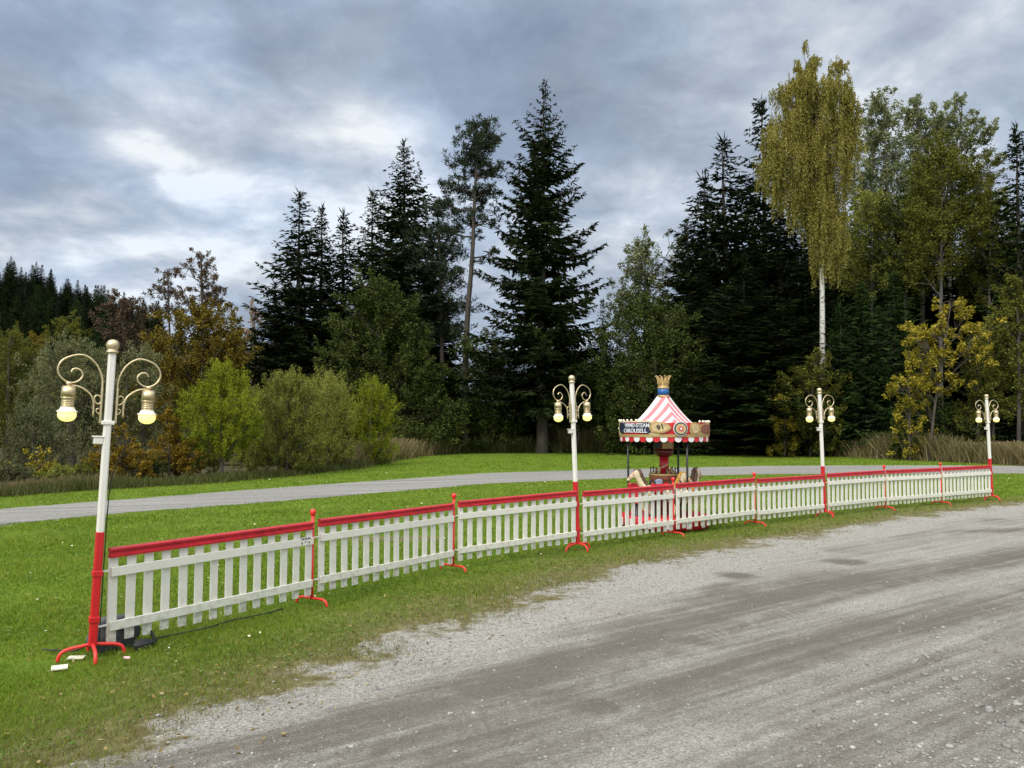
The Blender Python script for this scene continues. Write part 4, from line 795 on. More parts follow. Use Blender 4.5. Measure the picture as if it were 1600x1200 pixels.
LABL = ['nearest and largest lamp post with two scroll arms at the left end of the fence', 'lamp post with scroll arms in the middle of the fence left of the carousel', 'lamp post with scroll arms right of the carousel', 'farthest lamp post at the right end of the fence']
def fence_dir(i):
    a, b = NODES[max(0, i-1)], NODES[min(9, i+1)]; d = b-a; return math.atan2(d[1], d[0])
LYAW = [math.radians(36), math.radians(39), math.radians(24), math.radians(20)]
LTOP = [(177, 530), (893, 586), (1280, 606), (1541, 616)]
for i, ni in enumerate((0, 3, 6, 9)):
    o = lamp if i == 0 else copy_tree(lamp)
    p = NODES[ni]; o.location = (p[0], p[1], 0)
    tx, tz = at(*LTOP[i], p[1]); lean = (tx-p[0])/tz
    # tilt about the camera-facing axis, then turn about the pole
    q = Matrix.Rotation(math.atan(lean), 3, 'Y') @ Matrix.Rotation(LYAW[i], 3, 'Z')
    o.rotation_euler = q.to_euler(); o.scale = (1, 1, 1)
    s = tz/2.361; o.scale = (s, s, s)
    tag(o, LABL[i], 'street lamp', 'lamp posts along the fence')

# ------------------------------------------------------------------ fence panels
PL = 1.92
def make_panel(seed):
    r = random.Random(seed)
    e = empty('picket_fence')
    n = 14; w = .068
    for k in range(n):
        x = w/2+k*(PL-w)/(n-1); z0 = .10+r.uniform(-.008, .008); z1 = .742
        b = MB().box((x+r.uniform(-.004, .004), 0, (z0+z1)/2), (w*r.uniform(.96, 1.03), .018, z1-z0), bev=.0025, R=Matrix.Rotation(r.uniform(-.006, .006), 3, 'Y'))
        b.build('picket', M_WHITE, e)
    for z in (.222, .622):
        MB().box((PL/2+.006, -.0215, z), (PL-.012, .024, .068), bev=.003).build('crossboard', M_WHITE, e)
    m = MB(); yc = -.010
    prof = [(-.026, .728), (.024, .728), (.027, .742), (.014, .752), (.012, .765), (.020, .774), (.022, .790), (.010, .802), (-.014, .802), (-.025, .792), (-.024, .776), (-.012, .766), (-.012, .752), (-.028, .743)]
    V = []; F = []; q = len(prof)
    for x in (0.0, PL): V += [(x, y+yc, z) for y, z in prof]
    F = [(i, (i+1) % q, q+(i+1) % q, q+i) for i in range(q)]+[tuple(range(q-1, -1, -1)), tuple(range(q, 2*q))]
    m.add(V, F); m.build('top_rail', M_RAIL, e)
    g = MB()
    for z in (.222, .622): g.box((-.035, 0, z+.01), (.075, .010, .012))
    g.build('hook', M_POLEW, e)
    return e
protos = [make_panel(1), make_panel(2), make_panel(3)]
PLAB = ['nearest picket panel with a small white plate at its right end', 'second picket panel from the nearest lamp post, with bare soil seen behind it', 'picket panel ending at the left side of the middle lamp post', 'picket panel starting at the right side of the middle lamp post, carousel behind it',
        'picket panel in front of the right half of the carousel', 'picket panel ending at the lamp post right of the carousel', 'picket panel starting right of the third lamp post', 'middle picket panel of the three between the two far lamp posts', 'farthest picket panel ending at the last lamp post']
for i in range(9):
    a, b = NODES[i], NODES[i+1]; d = b-a; L_ = np.linalg.norm(d); u = d/L_
    o = protos[i] if i < 3 else copy_tree(protos[(i*2+1) % 3])
    g0 = .10 if i % 3 == 0 else .07; g1 = .055 if i % 3 == 2 else .02
    p = a+u*g0; o.location = (p[0], p[1], (-.012, .0, .008, 0, .006, -.006, .004, .0, 0)[i]); o.rotation_euler = (math.radians((.6, -.5, .4, -.3, .5, 0, .4, -.4, .2)[i]), math.radians((-.0, .35, -.3, .2, -.25, .2, 0, .2, 0)[i]), math.atan2(u[1], u[0]))
    o.scale = ((L_-g0-g1)/PL, 1, 1)
    tag(o, PLAB[i], 'picket fence', 'white picket fence panels')
# small plate on the first panel
sg = empty('sign_plate'); 
MB().box((0, 0, 0), (.118, .004, .062), bev=.001).build('plate', paint('plate_white', (.74, .76, .80), .35, .02, 9, 0), sg)
k = MB()
for i in range(6): k.box((-.048+i*.019, -.0035, .018), (.011, .003, .017))
k.box((-.046, -.0035, -.022), (.013, .003, .015)); k.box((.040, -.0035, -.022), (.013, .003, .015)); k.box((.0, -.0035, -.012), (.035, .003, .004))
k.build('printing', M_BLACK, sg)
a, b = NODES[0], NODES[1]; u = (b-a)/np.linalg.norm(b-a); nn = np.array((u[1], -u[0])); p = b-u*.115+nn*.0375
sg.location = (p[0], p[1], .622); sg.rotation_euler = (0, 0, math.atan2(u[1], u[0])); tag(sg, 'small white plate with black marks on the nearest fence panel', 'sign')

def make_post():
    e = empty('fence_post')
    MB().tube([(0, 0, .055), (0, 0, .3), (0, 0, .845)], .0155, 12).build('pole', M_REDTUBE, e)
    MB().lathe([(.016, .838), (.020, .846), (.028, .862), (.031, .876), (.028, .890), (.018, .901), (.002, .905)], 18).build('ball_cap', M_REDTUBE, e)
    for s in (1, -1):
        pts = spline([(0, 0, .062), (.003, -s*.05, .064), (.010, -s*.12, .064), (.018, -s*.165, .050), (.022, -s*.185, .022), (.023, -s*.188, .002)], 14)
        if s < 0: pts[:, 0] *= -1
        MB().tube(pts, .0125, 10).build('foot', M_REDTUBE, e)
    return e
post = make_post(); pi = 0
POL = {1: 'nearest red fence post with a ball top, beside the small white plate', 2: 'second red fence post from the nearest lamp post', 4: 'red fence post standing in front of the carousel', 5: 'red fence post right of the carousel', 7: 'first red fence post right of the third lamp post', 8: 'farthest red fence post before the last lamp post'}
for ni in (1, 2, 4, 5, 7, 8):
    o = post if pi == 0 else copy_tree(post); pi += 1
    p = NODES[ni]; o.location = (p[0], p[1], 0); o.rotation_euler = (0, math.radians((0, .5, .6, -.4, 0, .3)[pi-1]), fence_dir(ni)); tag(o, POL[ni], 'post', 'red fence posts')

# ------------------------------------------------------------------ things lying by the first lamp
M_BAG = paint('dark_grey_fabric', (.07, .075, .08), .8, .3, 25, .05); M_BAGB = paint('black_fabric', (.014, .014, .016), .7, .2, 25, .05); M_PAPER = paint('cream_paper', (.72, .68, .52), .7, .06, 15, .02)
u0 = (NODES[1]-NODES[0])/np.linalg.norm(NODES[1]-NODES[0]); n0 = np.array((u0[1], -u0[0]))
def lump(name, c, d, mat, parent=None, seed=0, rz=0):
    bm = bmesh.new(); bmesh.ops.create_icosphere(bm, subdivisions=3, radius=1); r = random.Random(seed)
    ph = [r.uniform(0, 6) for _ in range(6)]
    for v in bm.verts:
        c_ = v.co.copy(); k = 1+.10*math.sin(4*c_.x+ph[0])+.08*math.sin(5*c_.y+ph[1])+.07*math.sin(7*c_.z+ph[2])
        q = [math.copysign(abs(t)**.6, t) for t in c_]; v.co = Vector((q[0]*d[0]*k, q[1]*d[1]*k, max(-.9, q[2])*d[2]*k))
    bmesh.ops.rotate(bm, verts=bm.verts, cent=(0, 0, 0), matrix=Matrix.Rotation(rz, 3, 'Z')); bmesh.ops.translate(bm, verts=bm.verts, vec=c)
    me = bpy.data.meshes.new(name); bm.to_mesh(me); bm.free(); me.materials.append(mat)
    for p in me.polygons: p.use_smooth = True
    return link(name, me, parent)
p = NODES[0]+u0*.22-n0*.13
bag = empty('bag', (p[0], p[1], 0), math.atan2(u0[1], u0[0]))
lump('bag_body', (0, 0, .115), (.20, .085, .12), M_BAG, bag, 3)
lump('bag_flap', (.02, -.02, .20), (.15, .07, .035), M_BAGB, bag, 4)
MB().tube(spline([(.12, -.05, .20), (.2, -.10, .16), (.24, -.15, .06), (.25, -.17, .02), (.22, -.16, .03)], 14), .013, 6).build('strap', M_BAGB, bag)
tag(bag, 'dark grey bag slumped on the grass behind the nearest fence panel', 'bag')
t = NODES[0]+u0*.33+n0*.06
lump('cloth_bundle', (t[0]+.02, t[1], .035), (.075, .04, .035), M_BAGB, None, 9, .9); tag(bpy.data.objects['cloth_bundle'], 'black bundle on the grass under the nearest panel', 'bundle')
for nm, (px, py), d, rz, lab in (('paper_sheet', (93, 1047), (.10, .085, .012), .5, 'cream paper pad under the front foot of the nearest lamp'), ('paper_sheet', (119, 1031), (.11, .06, .010), .2, 'folded white paper under the rear foot of the nearest lamp')):
    g = G(px, py); o = MB().box((0, 0, d[2]/2), d, bev=.002).build(nm, M_PAPER); o.location = (g[0], g[1], .012); o.rotation_euler = (.03, .02, rz); tag(o, lab, 'paper')
g = G(198, 1033); o = MB().box((0, 0, .006), (.045, .03, .01), bev=.002).build('litter', paint('pink_paper', (.75, .45, .48), .6, .2, 60, 0)); o.location = (g[0], g[1], .018); o.rotation_euler = (.2, .1, .4); tag(o, 'scrap of pink and white litter on the grass by the nearest lamp', 'litter')
cp = [G(*q) for q in ((66, 1021), (90, 1022), (115, 1023), (128, 1018), (136, 1008))]; cab = MB().tube(spline([(q[0], q[1], .028) for q in cp], 24), .006, 6).build('cable', M_CABLE); tag(cab, 'black cable lying in the grass left of the nearest lamp', 'cable')
cp = [NODES[0]+u0*s_-n0*.02 for s_ in np.linspace(.2, 1.75, 9)]; cab = MB().tube(spline([(q[0]+.015*math.sin(i*2.2), q[1]-.02*math.cos(i*1.7), .022) for i, q in enumerate(cp)], 50), .006, 6).build('cable', M_CABLE); tag(cab, 'black cable lying on the grass below the nearest fence panel', 'cable')

# ------------------------------------------------------------------ carousel
CY = 13.05; cxx, _ = at(1037, 665, CY)
car = empty('carousel', (cxx, CY, 0), -math.atan2(cxx, CY)); tag(car, 'small red and white striped carousel with horses and a gold crown, behind the fence', 'carousel')
M_CRED = paint('carousel_red', (.50, .012, .022), .35, .12, 14, .01); M_CWHITE = paint('canopy_white', (.68, .65, .65), .6, .04, 8, .01); M_CPINK = paint('canopy_coral', (.62, .17, .19), .6, .06, 8, .01)
M_CBLUE = paint('deep_blue_paint', (.012, .10, .32), .4, .1, 14, .01); M_NAVY = paint('navy_paint', (.010, .014, .045), .35, .2, 14, .01); M_LETTER = paint('silver_letter', (.60, .61, .66), .4, .08, 30, 0)
M_CREAM = paint('cream_paint', (.50, .38, .20), .45, .28, 20, .01); M_WOOD = paint('red_brown_wood', (.20, .065, .04), .5, .35, 9, .02); M_DRED = paint('dark_red_paint', (.11, .008, .010), .35, .2, 10, .01)
M_TAN = paint('tan_paint', (.50, .36, .22), .5, .12, 10, .01); M_HORSE = paint('ivory_horse_paint', (.56, .47, .32), .35, .2, 12, .01); M_HAIRB = paint('brown_mane', (.09, .045, .028), .6, .3, 40, .05); M_HAIRG = paint('golden_mane', (.50, .28, .05), .5, .25, 40, .05)
M_ORANGEP = paint('orange_paint', (.62, .24, .03), .4, .15, 20, .01); M_DARKG = paint('dark_green_paint', (.03, .06, .055), .4, .2, 10, .01)
def cyl(phi, r, z): return (r*math.sin(phi), -r*math.cos(phi), z)      # phi measured from the side facing the lot, to the right
rad = math.radians
RB = .735
def band(name, p0, p1, z0, z1, r, th, mat, parent, n=None, zf=None):
    n = n or max(3, int(abs(p1-p0)/4)); V = []; F = []
    for k in range(n+1):
        f = k/n; p = rad(lerp(p0, p1, f)); a, b = (z0, z1) if zf is None else zf(f)
        V += [cyl(p, r, a), cyl(p, r, b), cyl(p, r-th, b), cyl(p, r-th, a)]
    for k in range(n):
        i, j = 4*k, 4*k+4
        F += [(i, j, j+1, i+1), (i+1, j+1, j+2, i+2), (i+2, j+2, j+3, i+3), (i+3, j+3, j, i)]
    F += [(0, 1, 2, 3), tuple(4*n+q for q in (3, 2, 1, 0))]
    return MB().add(V, F).build(name, mat, parent)
# platform
plat = MB().lathe([(.66, .02), (.735, .03), (.735, .20), (.72, .215), (0.02, .216)], 56).build('platform', M_CRED, car)
for k in range(14): band('platform_panel', k*360/14+2, k*360/14+9, .05, .18, .740, .012, M_CWHITE, plat)
for k in range(6): MB().box((cyl(k*PI/3, .6, .01)), (.06, .06, .03)).build('support_block', M_BLACK, car)
# centre: boiler, column, drum
boil = MB().lathe([(.22, .20), (.238, .22), (.238, .78), (.25, .79), (.25, .87), (.245, .885), (.20, .895), (.09, .90)], 36).build('boiler', M_WOOD, car)
MB().lathe([(.240, .86), (.258, .862), (.260, .885), (.245, .895), (.236, .89)], 36).build('rim', M_GOLDP, boil)
for z in (.55, .72): MB().lathe([(.2385, z), (.2425, z+.004), (.2425, z+.016), (.2385, z+.02)], 36).build('hoop', M_GOLDP, boil)
for k in range(6):
    a = k*PI/3+.4; pts = spline([cyl(a, .19, .885), cyl(a, .15, .905), cyl(a, .12, .94), cyl(a, .105, .985)], 10); MB().tube(pts, np.linspace(.034, .010, 10), 8).build('ornament', M_GOLDP, boil)
for k in range(8):
    a = k*PI/4+.15; c = cyl(a, .225, 0); MB().lathe([(.012, .89), (.010, .93), (.008, .965), (.014, .975), (.016, .99), (.008, 1.0)], 8, c=(c[0], c[1], 0)).build('knob', M_BLACK, boil)
pole = MB().lathe([(.078, .88), (.078, 1.185)], 24).build('column', M_CRED, car)
for s_ in range(1):
    V = []; F = []; W = 7
    for k in range(41):
        f = k/40; a = f*2.2*PI+s_*PI+2.9; z = .885+f*.27
        V += [cyl(a-.75+1.5*q/(W-1), .0805, z+.03*(q/(W-1)-.5)) for q in range(W)]
    for k in range(40):
        for q in range(W-1): i = k*W+q; F.append((i, i+1, i+W+1, i+W))
    sp_ = MB().add(V, F, 0, True).build('spiral_stripe', M_TAN, pole); md_ = sp_.modifiers.new('thick', 'SOLIDIFY'); md_.thickness = .004; md_.offset = 0
dr_ = MB().lathe([(.08, 1.17), (.115, 1.185), (.145, 1.215), (.158, 1.255), (.160, 1.30)], 30).lathe([(.1595, 1.30), (.1595, 1.50)], 30).build('drum', M_DRED, car)
band('drum_panel', -10, 62, 1.315, 1.44, .165, .01, M_GOLDP, dr_); band('drum_panel', -85, -20, 1.315, 1.44, .165, .01, M_BLACK, dr_); band('drum_panel', 80, 160, 1.315, 1.44, .165, .01, M_GOLDP, dr_); band('drum_panel', 180, 262, 1.315, 1.44, .165, .01, M_BLACK, dr_)
for ph in (-64, 34, 158): 
    c = cyl(rad(ph), .655, 0); MB().tube([(c[0], c[1], .21), (c[0], c[1], .9), (c[0], c[1], 1.55)], .018, 10).build('support_pole', M_BLACK, car)
# rounding board
ring = band('rounding_board', 0, 360, 1.515, 1.745, RB, .03, M_CRED, car, 72)
MB().lathe([(RB-.03, 1.535), (.16, 1.56), (.16, 1.57), (RB-.03, 1.545)], 48).build('ceiling', M_WOOD, car)
band('gold_border', 0, 359.9, 1.515, 1.558, RB+.012, .012, M_GOLDP, ring, 72)
for k in range(40):
    p0 = k*9; V = []; F = []
    n = 6
    pts = [(-4.3, 1.52), (4.3, 1.52), (4.3, 1.47), (3.3, 1.447), (1.3, 1.435), (-1.3, 1.435), (-3.3, 1.447), (-4.3, 1.47)]
    for rr in (RB+.004, RB-.008): V += [cyl(rad(p0+a), rr, z) for a, z in pts]
    F = [tuple(range(8)), tuple(range(15, 7, -1))]+[(i, 8+i, 8+(i+1) % 8, (i+1) % 8) for i in range(8)]
    MB().add(V, F).build('scallop', M_CWHITE if k % 2 == 0 else M_CRED, ring)
def wrap_plate(name, pts, r, th, mat, parent):
    """outline (degrees, z) wrapped on the ring"""
    n = len(pts); c = (sum(p for p, _ in pts)/n, sum(z for _, z in pts)/n); V = []; F = []
    for rr in (r, r-th):
        for f in (1, .66, .33): V += [cyl(rad(c[0]+(p-c[0])*f), rr, c[1]+(z-c[1])*f) for p, z in pts]
        V.append(cyl(rad(c[0]), rr, c[1]))
    m = 3*n+1
    for s_, b in ((1, 0), (-1, m)):
        for lv in (0, 1):
            for i in range(n):
                j = (i+1) % n; q = (b+lv*n+i, b+lv*n+j, b+(lv+1)*n+j, b+(lv+1)*n+i); F.append(q if s_ > 0 else q[::-1])
        for i in range(n): q = (b+2*n+i, b+2*n+(i+1) % n, b+3*n); F.append(q if s_ > 0 else q[::-1])
    for i in range(n): F.append((i, m+i, m+(i+1) % n, (i+1) % n))
    return MB().add(V, F).build(name, mat, parent)
def rounded(p0, p1, z0, z1, k=5, pinch=0):
    out = []; rp, rz = min(7, (p1-p0)*.3), (z1-z0)*.38
    for cx, cz, a0 in ((p1-rp, z1-rz, 0), (p0+rp, z1-rz, 90), (p0+rp, z0+rz, 180), (p1-rp, z0+rz, 270)):
        for i in range(k): a = rad(a0+90*i/(k-1)); out.append((cx+rp*math.cos(a), cz+rz*math.sin(a)))
    return out
def ell(p, z, rp, rz, n=20, wob=0): return [(p+rp*(1+wob*math.cos(3*a))*math.cos(a), z+rz*math.sin(a)) for a in [2*PI*i/n for i in range(n)]]
def text_on_ring(txt, phi, z, h, width, r, mat, parent, name='lettering', bold=.02, tilt=0):
    cu = bpy.data.curves.new('lettering', 'FONT'); cu.body = txt; cu.size = 1; cu.align_x = 'CENTER'; cu.offset = bold; cu.extrude = .02; cu.resolution_u = 3
    ob = bpy.data.objects.new('lettering', cu); COL.objects.link(ob); dg = bpy.context.evaluated_depsgraph_get(); me = bpy.data.meshes.new_from_object(ob.evaluated_get(dg))
    bpy.data.objects.remove(ob); xs_ = [v.co.x for v in me.vertices]; ys_ = [v.co.y for v in me.vertices]
    w0 = max(xs_)-min(xs_); h0 = max(ys_)-min(ys_); cx = (max(xs_)+min(xs_))/2; y0 = min(ys_)
    for v in me.vertices:
        x = (v.co.x-cx)/w0*width; y = (v.co.y-y0)/h0*h-h/2; x, y = x*math.cos(tilt)-y*math.sin(tilt), x*math.sin(tilt)+y*math.cos(tilt)
        v.co = Vector(cyl(phi+x/r, r+(.004 if v.co.z > 0 else -.004), z+y))
    me.materials.clear(); me.materials.append(mat); me.update()
    return link(name, me, parent)
board = wrap_plate('name_board', rounded(-84, -3, 1.535, 1.775), RB+.018, .02, M_CREAM, car)
wrap_plate('name_field', rounded(-74, -14, 1.572, 1.757), RB+.026, .012, M_NAVY, board)
text_on_ring('HAND-STEAM', rad(-36), 1.705, .066, .50, RB+.030, M_LETTER, board)
text_on_ring('CAROUSELL', rad(-39), 1.618, .068, .50, RB+.030, M_LETTER, board)
def bulbs(name, angs, z, parent, r=.020):
    b = MB()
    for a in angs:
        c = cyl(rad(a), RB+.012, z); b.lathe([(.002, -r), (r*.7, -r*.7), (r, 0), (r*.7, r*.7), (.002, r)], 10, c=c)
    return b.build(name, M_BULBT, parent)
for a in (-80, -70, -61, -52, -44, -36, -28, -20): bulbs('light_bulb', [a], 1.785, board)
c91 = wrap_plate('number_shield', ell(-5, 1.668, 13, .092, wob=.06), RB+.032, .02, M_GOLDP, car); wrap_plate('shield_face', ell(-4.5, 1.672, 10.2, .072, wob=.05), RB+.038, .012, M_CREAM, c91)
text_on_ring('91', rad(-4.5), 1.675, .088, .10, RB+.043, M_BLACK, c91, tilt=.3, bold=.02)
em = wrap_plate('round_emblem', ell(20, 1.650, 8.8, .115, 28), RB+.048, .02, M_CWHITE, car); wrap_plate('emblem_ring', ell(20, 1.650, 8.0, .104, 28), RB+.054, .012, M_DARKG, em); wrap_plate('emblem_face', ell(20, 1.650, 6.2, .080, 28), RB+.059, .012, M_CREAM, em)
st = [(20+(4.6 if i % 2 == 0 else 1.9)*math.cos(2*PI*i/16), 1.65+(.062 if i % 2 == 0 else .026)*math.sin(2*PI*i/16)) for i in range(16)]
wrap_plate('emblem_star', st, RB+.064, .01, M_CRED, em); wrap_plate('emblem_boss', ell(20, 1.65, 1.5, .02, 12), RB+.068, .01, M_CWHITE, em)
sc = wrap_plate('scroll_board', [(33, 1.60), (34, 1.70), (37, 1.745), (42, 1.755), (47, 1.735), (50, 1.715), (56, 1.72), (62, 1.735), (88, 1.745), (88, 1.54), (60, 1.54), (44, 1.54), (36, 1.55)], RB+.020, .02, M_GOLDP, car)
wrap_plate('scroll_face', ell(41, 1.652, 5.5, .075), RB+.030, .012, M_CREAM, sc); wrap_plate('wood_field', rounded(52, 84, 1.575, 1.715), RB+.027, .012, M_WOOD, sc)
for a in (50, 57, 64, 71, 78, 86): bulbs('light_bulb', [a], 1.765, sc)
bulbs('light_bulb', [-90], 1.65, board, .022)
for a0 in (100, 155, 210):      # the far side repeats shields and emblems
    e2 = wrap_plate('round_emblem', ell(a0+5, 1.650, 8.8, .115, 24), RB+.030, .02, M_CWHITE, car); wrap_plate('emblem_face', ell(a0+5, 1.65, 6.5, .085, 24), RB+.036, .01, M_CREAM, e2)
    wrap_plate('scroll_board', rounded(a0+16, a0+46, 1.55, 1.75), RB+.02, .02, M_GOLDP, car)
# canopy: four gores with mirrored diagonal stripes
apex_r, apex_z, base_r, base_z = .10, 2.195, .585, 1.68
cor = [rad(a) for a in (-68, 22, 112, 202)]
NS = 9
cm = MB()
def cpt(a, f):    # corner ridge point
    r = lerp(apex_r, base_r, f); sag = -.035*math.sin(PI*f); c = cyl(a, r, lerp(apex_z, base_z, f)+sag); return np.array(c)
for g_ in range(4):
    a, b = cor[g_], cor[(g_+1) % 4]
    if g_ == 3: b += 2*PI
    flip = (g_ % 2 == 1)      # stripes run parallel to the outer ridge, so they mirror about each second ridge
    A0, A1 = (a, b) if not flip else (b, a)      # A0: ridge the stripes are parallel to
    # gore in (s,f): s from ridge A0 to A1, f down; stripe index by s*f
    nf, nsub = 24, 36
    def gp(s, f): 
        q = cpt(A0, f)*(1-s)+cpt(A1, f)*s; 
        return q
    V = [gp(j/nsub, i/nf) for i in range(nf+1) for j in range(nsub+1)]
    # stripe lines: constant distance from ridge A0 == s*width(f); cut by snapping columns to equal distance at the hem
    Wb = lerp(apex_r, base_r, 1.0)
    V = []; F = []; MI = []
    for k in range(NS):
        for side in (0, 1): pass
        d0, d1 = k/NS, (k+1)/NS
        rows = []
        for i in range(nf+1):
            f = i/nf; wf = lerp(apex_r, base_r, f)/Wb
            rows.append((min(1, d0/wf), min(1, d1/wf), f))
        for i in range(nf):
            s0, s1, f0 = rows[i]; t0, t1, f1 = rows[i+1]
            if t0 >= 1: continue
            P = [gp(s0, f0), gp(s1, f0), gp(t1, f1), gp(t0, f1)]; b_ = len(V); V += P
            q = (b_, b_+3, b_+2, b_+1); F.append(q if flip else q[::-1]); MI.append(k % 2)
    bb = len(cm.v); cm.v += [tuple(map(float, p)) for p in V]
    for f, mi in zip(F, MI): cm.f.append(tuple(bb+i for i in f)); cm.m.append(mi); cm.s.append(False)
cn = cm.build('canopy', [M_CWHITE, M_CPINK], car)
sol = cn.modifiers.new('thick', 'SOLIDIFY'); sol.thickness = .012; sol.offset = -1
MB().lathe([(.105, 2.18), (.108, 2.20), (.098, 2.205), (.098, 2.215)], 28).build('canopy_collar', M_GOLDP, car)
top = MB().lathe([(.094, 2.21), (.094, 2.335)], 28).build('blue_drum', M_CBLUE, car)
MB().lathe([(.097, 2.325), (.101, 2.33), (.101, 2.345), (.09, 2.355), (.088, 2.37), (.09, 2.42), (.07, 2.43)], 28).build('crown_base', M_GOLDP, car)
cb = MB()
for k in range(10):
    a = 2*PI*k/10+.2; pts = spline([cyl(a, .082, 2.40), cyl(a, .088, 2.46), cyl(a, .104, 2.51), cyl(a, .122, 2.535)], 8); cb.tube(pts, np.linspace(.024, .006, 8), 6)
    c = cyl(a, .126, 2.538); cb.lathe([(.001, -.013), (.012, -.006), (.012, .006), (.001, .013)], 8, c=c)
cb.build('crown', M_GOLDP, car)

# horses
def skin_mesh(name, verts, edges, radii, mat, parent, sub=2):
    me = bpy.data.meshes.new(name); me.from_pydata(verts, edges, []); ob = bpy.data.objects.new(name, me); COL.objects.link(ob)
    ob.modifiers.new('skin', 'SKIN'); 
    sv = me.skin_vertices[0].data
    for i, r in enumerate(radii): sv[i].radius = (r, r) if not isinstance(r, tuple) else r
    sv[0].use_root = True
    s = ob.modifiers.new('sub', 'SUBSURF'); s.levels = sub; s.render_levels = sub
    dg = bpy.context.evaluated_depsgraph_get(); m2 = bpy.data.meshes.new_from_object(ob.evaluated_get(dg)); bpy.data.objects.remove(ob)
    m2.materials.clear(); m2.materials.append(mat)
    for p in m2.polygons: p.use_smooth = True
    return link(name, m2, parent)
HV = [(0, 0, .41), (-.13, 0, .42), (-.24, 0, .42), (.12, 0, .41), (.20, 0, .45), (.255, 0, .54), (.29, 0, .64), (.325, 0, .705), (.385, 0, .665), (.45, 0, .60), (.475, 0, .575)]
HR = [.092, .09, .088, .098, .082, .062, .050, .048, .040, .027, .023]
HE = [(0, 1), (1, 2), (0, 3), (3, 4), (4, 5), (5, 6), (6, 7), (7, 8), (8, 9), (9, 10)]
def limb(v0, pts, rr):
    p = v0
    for q, r in zip(pts, rr): HV.append(q); HR.append(r); HE.append((p, len(HV)-1)); p = len(HV)-1
for s_ in (1, -1):
    limb(3, [(.17, s_*.06, .34), (.25, s_*.06, .25), (.23, s_*.06, .14), (.20, s_*.06, .10)], [.042, .026, .019, .022])
    limb(2, [(-.25, s_*.06, .33), (-.20, s_*.06, .26), (-.29, s_*.06, .15), (-.27, s_*.06, .04), (-.24, s_*.06, .015)], [.055, .036, .022, .018, .022])
    HV.append((.318, s_*.022, .755)); HR.append(.012); HE.append((7, len(HV)-1))
def horse(phi, r, head, hair, mat, sad, label, s=1.0, z=.235):
    c = cyl(rad(phi), r, z); h0 = skin_mesh('horse', HV, HE, HR, mat, car); h0.location = c; h0.rotation_euler = (0, 0, rad(head)); h0.scale = (s, s, s); h0['label'] = label
    m = MB()
    for k in range(9):
        f = k/8; x, zz = lerp(.31, .20, f), lerp(.755, .53, f); m.tube(spline([(x+.01, 0, zz), (x-.04, .02*(-1)**k, zz-.01), (x-.055, .045*(-1)**k, zz-.07), (x-.05, .05*(-1)**k, zz-.11)], 7), [.018, .024, .024, .022, .018, .013, .005], 6)
    m.tube(spline([(.33, 0, .76), (.355, 0, .745), (.375, .01, .70)], 6), [.015, .02, .018, .014, .01, .005], 6)
    m.build('mane', hair, h0)
    MB().tube(spline([(-.31, 0, .46), (-.37, 0, .45), (-.41, 0, .36), (-.40, 0, .24), (-.42, 0, .18)], 12), [.02, .03, .035, .038, .038, .036, .033, .03, .026, .02, .013, .005], 8).build('tail', hair, h0)
    b = MB(); 
    V = []; F = []; nn_ = 13
    for i in range(nn_):
        a = lerp(-1.9, 1.9, i/(nn_-1))
        for x, k2 in ((-.12, .0), (-.10, .018), (-.03, .010), (.05, .012), (.08, .022), (.09, 0)):
            rr = .1+k2; V.append((x, rr*math.sin(a), .412+rr*math.cos(a)))
    for i in range(nn_-1):
        for j in range(5): q = i*6+j; F.append((q, q+1, q+7, q+6))
    b.add(V, F, 0, True); so = b.build('saddle', sad, h0); md = so.modifiers.new('thick', 'SOLIDIFY'); md.thickness = .008; md.offset = 0
    bd = MB(); 
    for P_ in ([(.385, .042, .665), (.37, .03, .71), (.34, 0, .755), (.37, -.03, .71), (.385, -.042, .665)], [(.43, .036, .635), (.455, 0, .645), (.43, -.036, .635), (.415, 0, .60), (.43, .036, .635)]): bd.tube(spline(P_, 14), .006, 5)
    bd.tube(spline([(.21, .088, .44), (.28, .06, .42), (.30, 0, .41), (.28, -.06, .42), (.21, -.088, .44)], 12), .012, 5)
    bd.build('bridle', M_CRED, h0)
    return h0
horse(-13, .54, 188, M_HAIRB, M_HORSE, M_CRED, 'ivory carousel horse with brown mane facing left', 1.0, .225)
horse(2, .33, 8, M_HAIRG, M_HORSE, M_CRED, 'ivory carousel horse with golden mane and red bridle facing right', .93, .225)
horse(47, .52, 62, M_HAIRB, M_HORSE, M_ORANGEP, 'carousel horse with brown and orange trim turned away to the right', 1.0, .235)
horse(150, .50, 240, M_HAIRB, M_HORSE, M_CBLUE, 'carousel horse on the far side', .95, .225)
# red bench seat on the left of the platform
ch = MB().box((cyl(rad(-46), .68, .60)), (.20, .03, .32), bev=.014, R=Matrix.Rotation(rad(-8), 3, 'Z')).box((cyl(rad(-46), .61, .44)), (.20, .16, .03), bev=.01, R=Matrix.Rotation(rad(-8), 3, 'Z'))
ch.build('bench_seat', M_CRED, car)
c = cyl(rad(-46), .62, 0); MB().lathe([(.05, .21), (.03, .23), (.025, .43)], 14, c=(c[0], c[1], 0)).build('bench_leg', M_BLACK, car)
# crank handles with black grips and small seats between the horses
for ph, rr in ((-16, .56), (14, .5), (28, .55), (-33, .42)):
    c = cyl(rad(ph), rr, 0); MB().lathe([(.03, .21), (.014, .24), (.012, .70), (.02, .71), (.02, .80), (.008, .81)], 12, c=(c[0], c[1], 0)).build('handle_post', M_BLACK, car)
lump('blue_seat', cyl(rad(-14), .36, .76), (.075, .05, .06), paint('grey_blue_paint', (.22, .27, .36), .4, .2, 14, 0), car, 21)
lump('red_cushion', cyl(rad(2), .47, .66), (.06, .06, .10), M_CRED, car, 22)

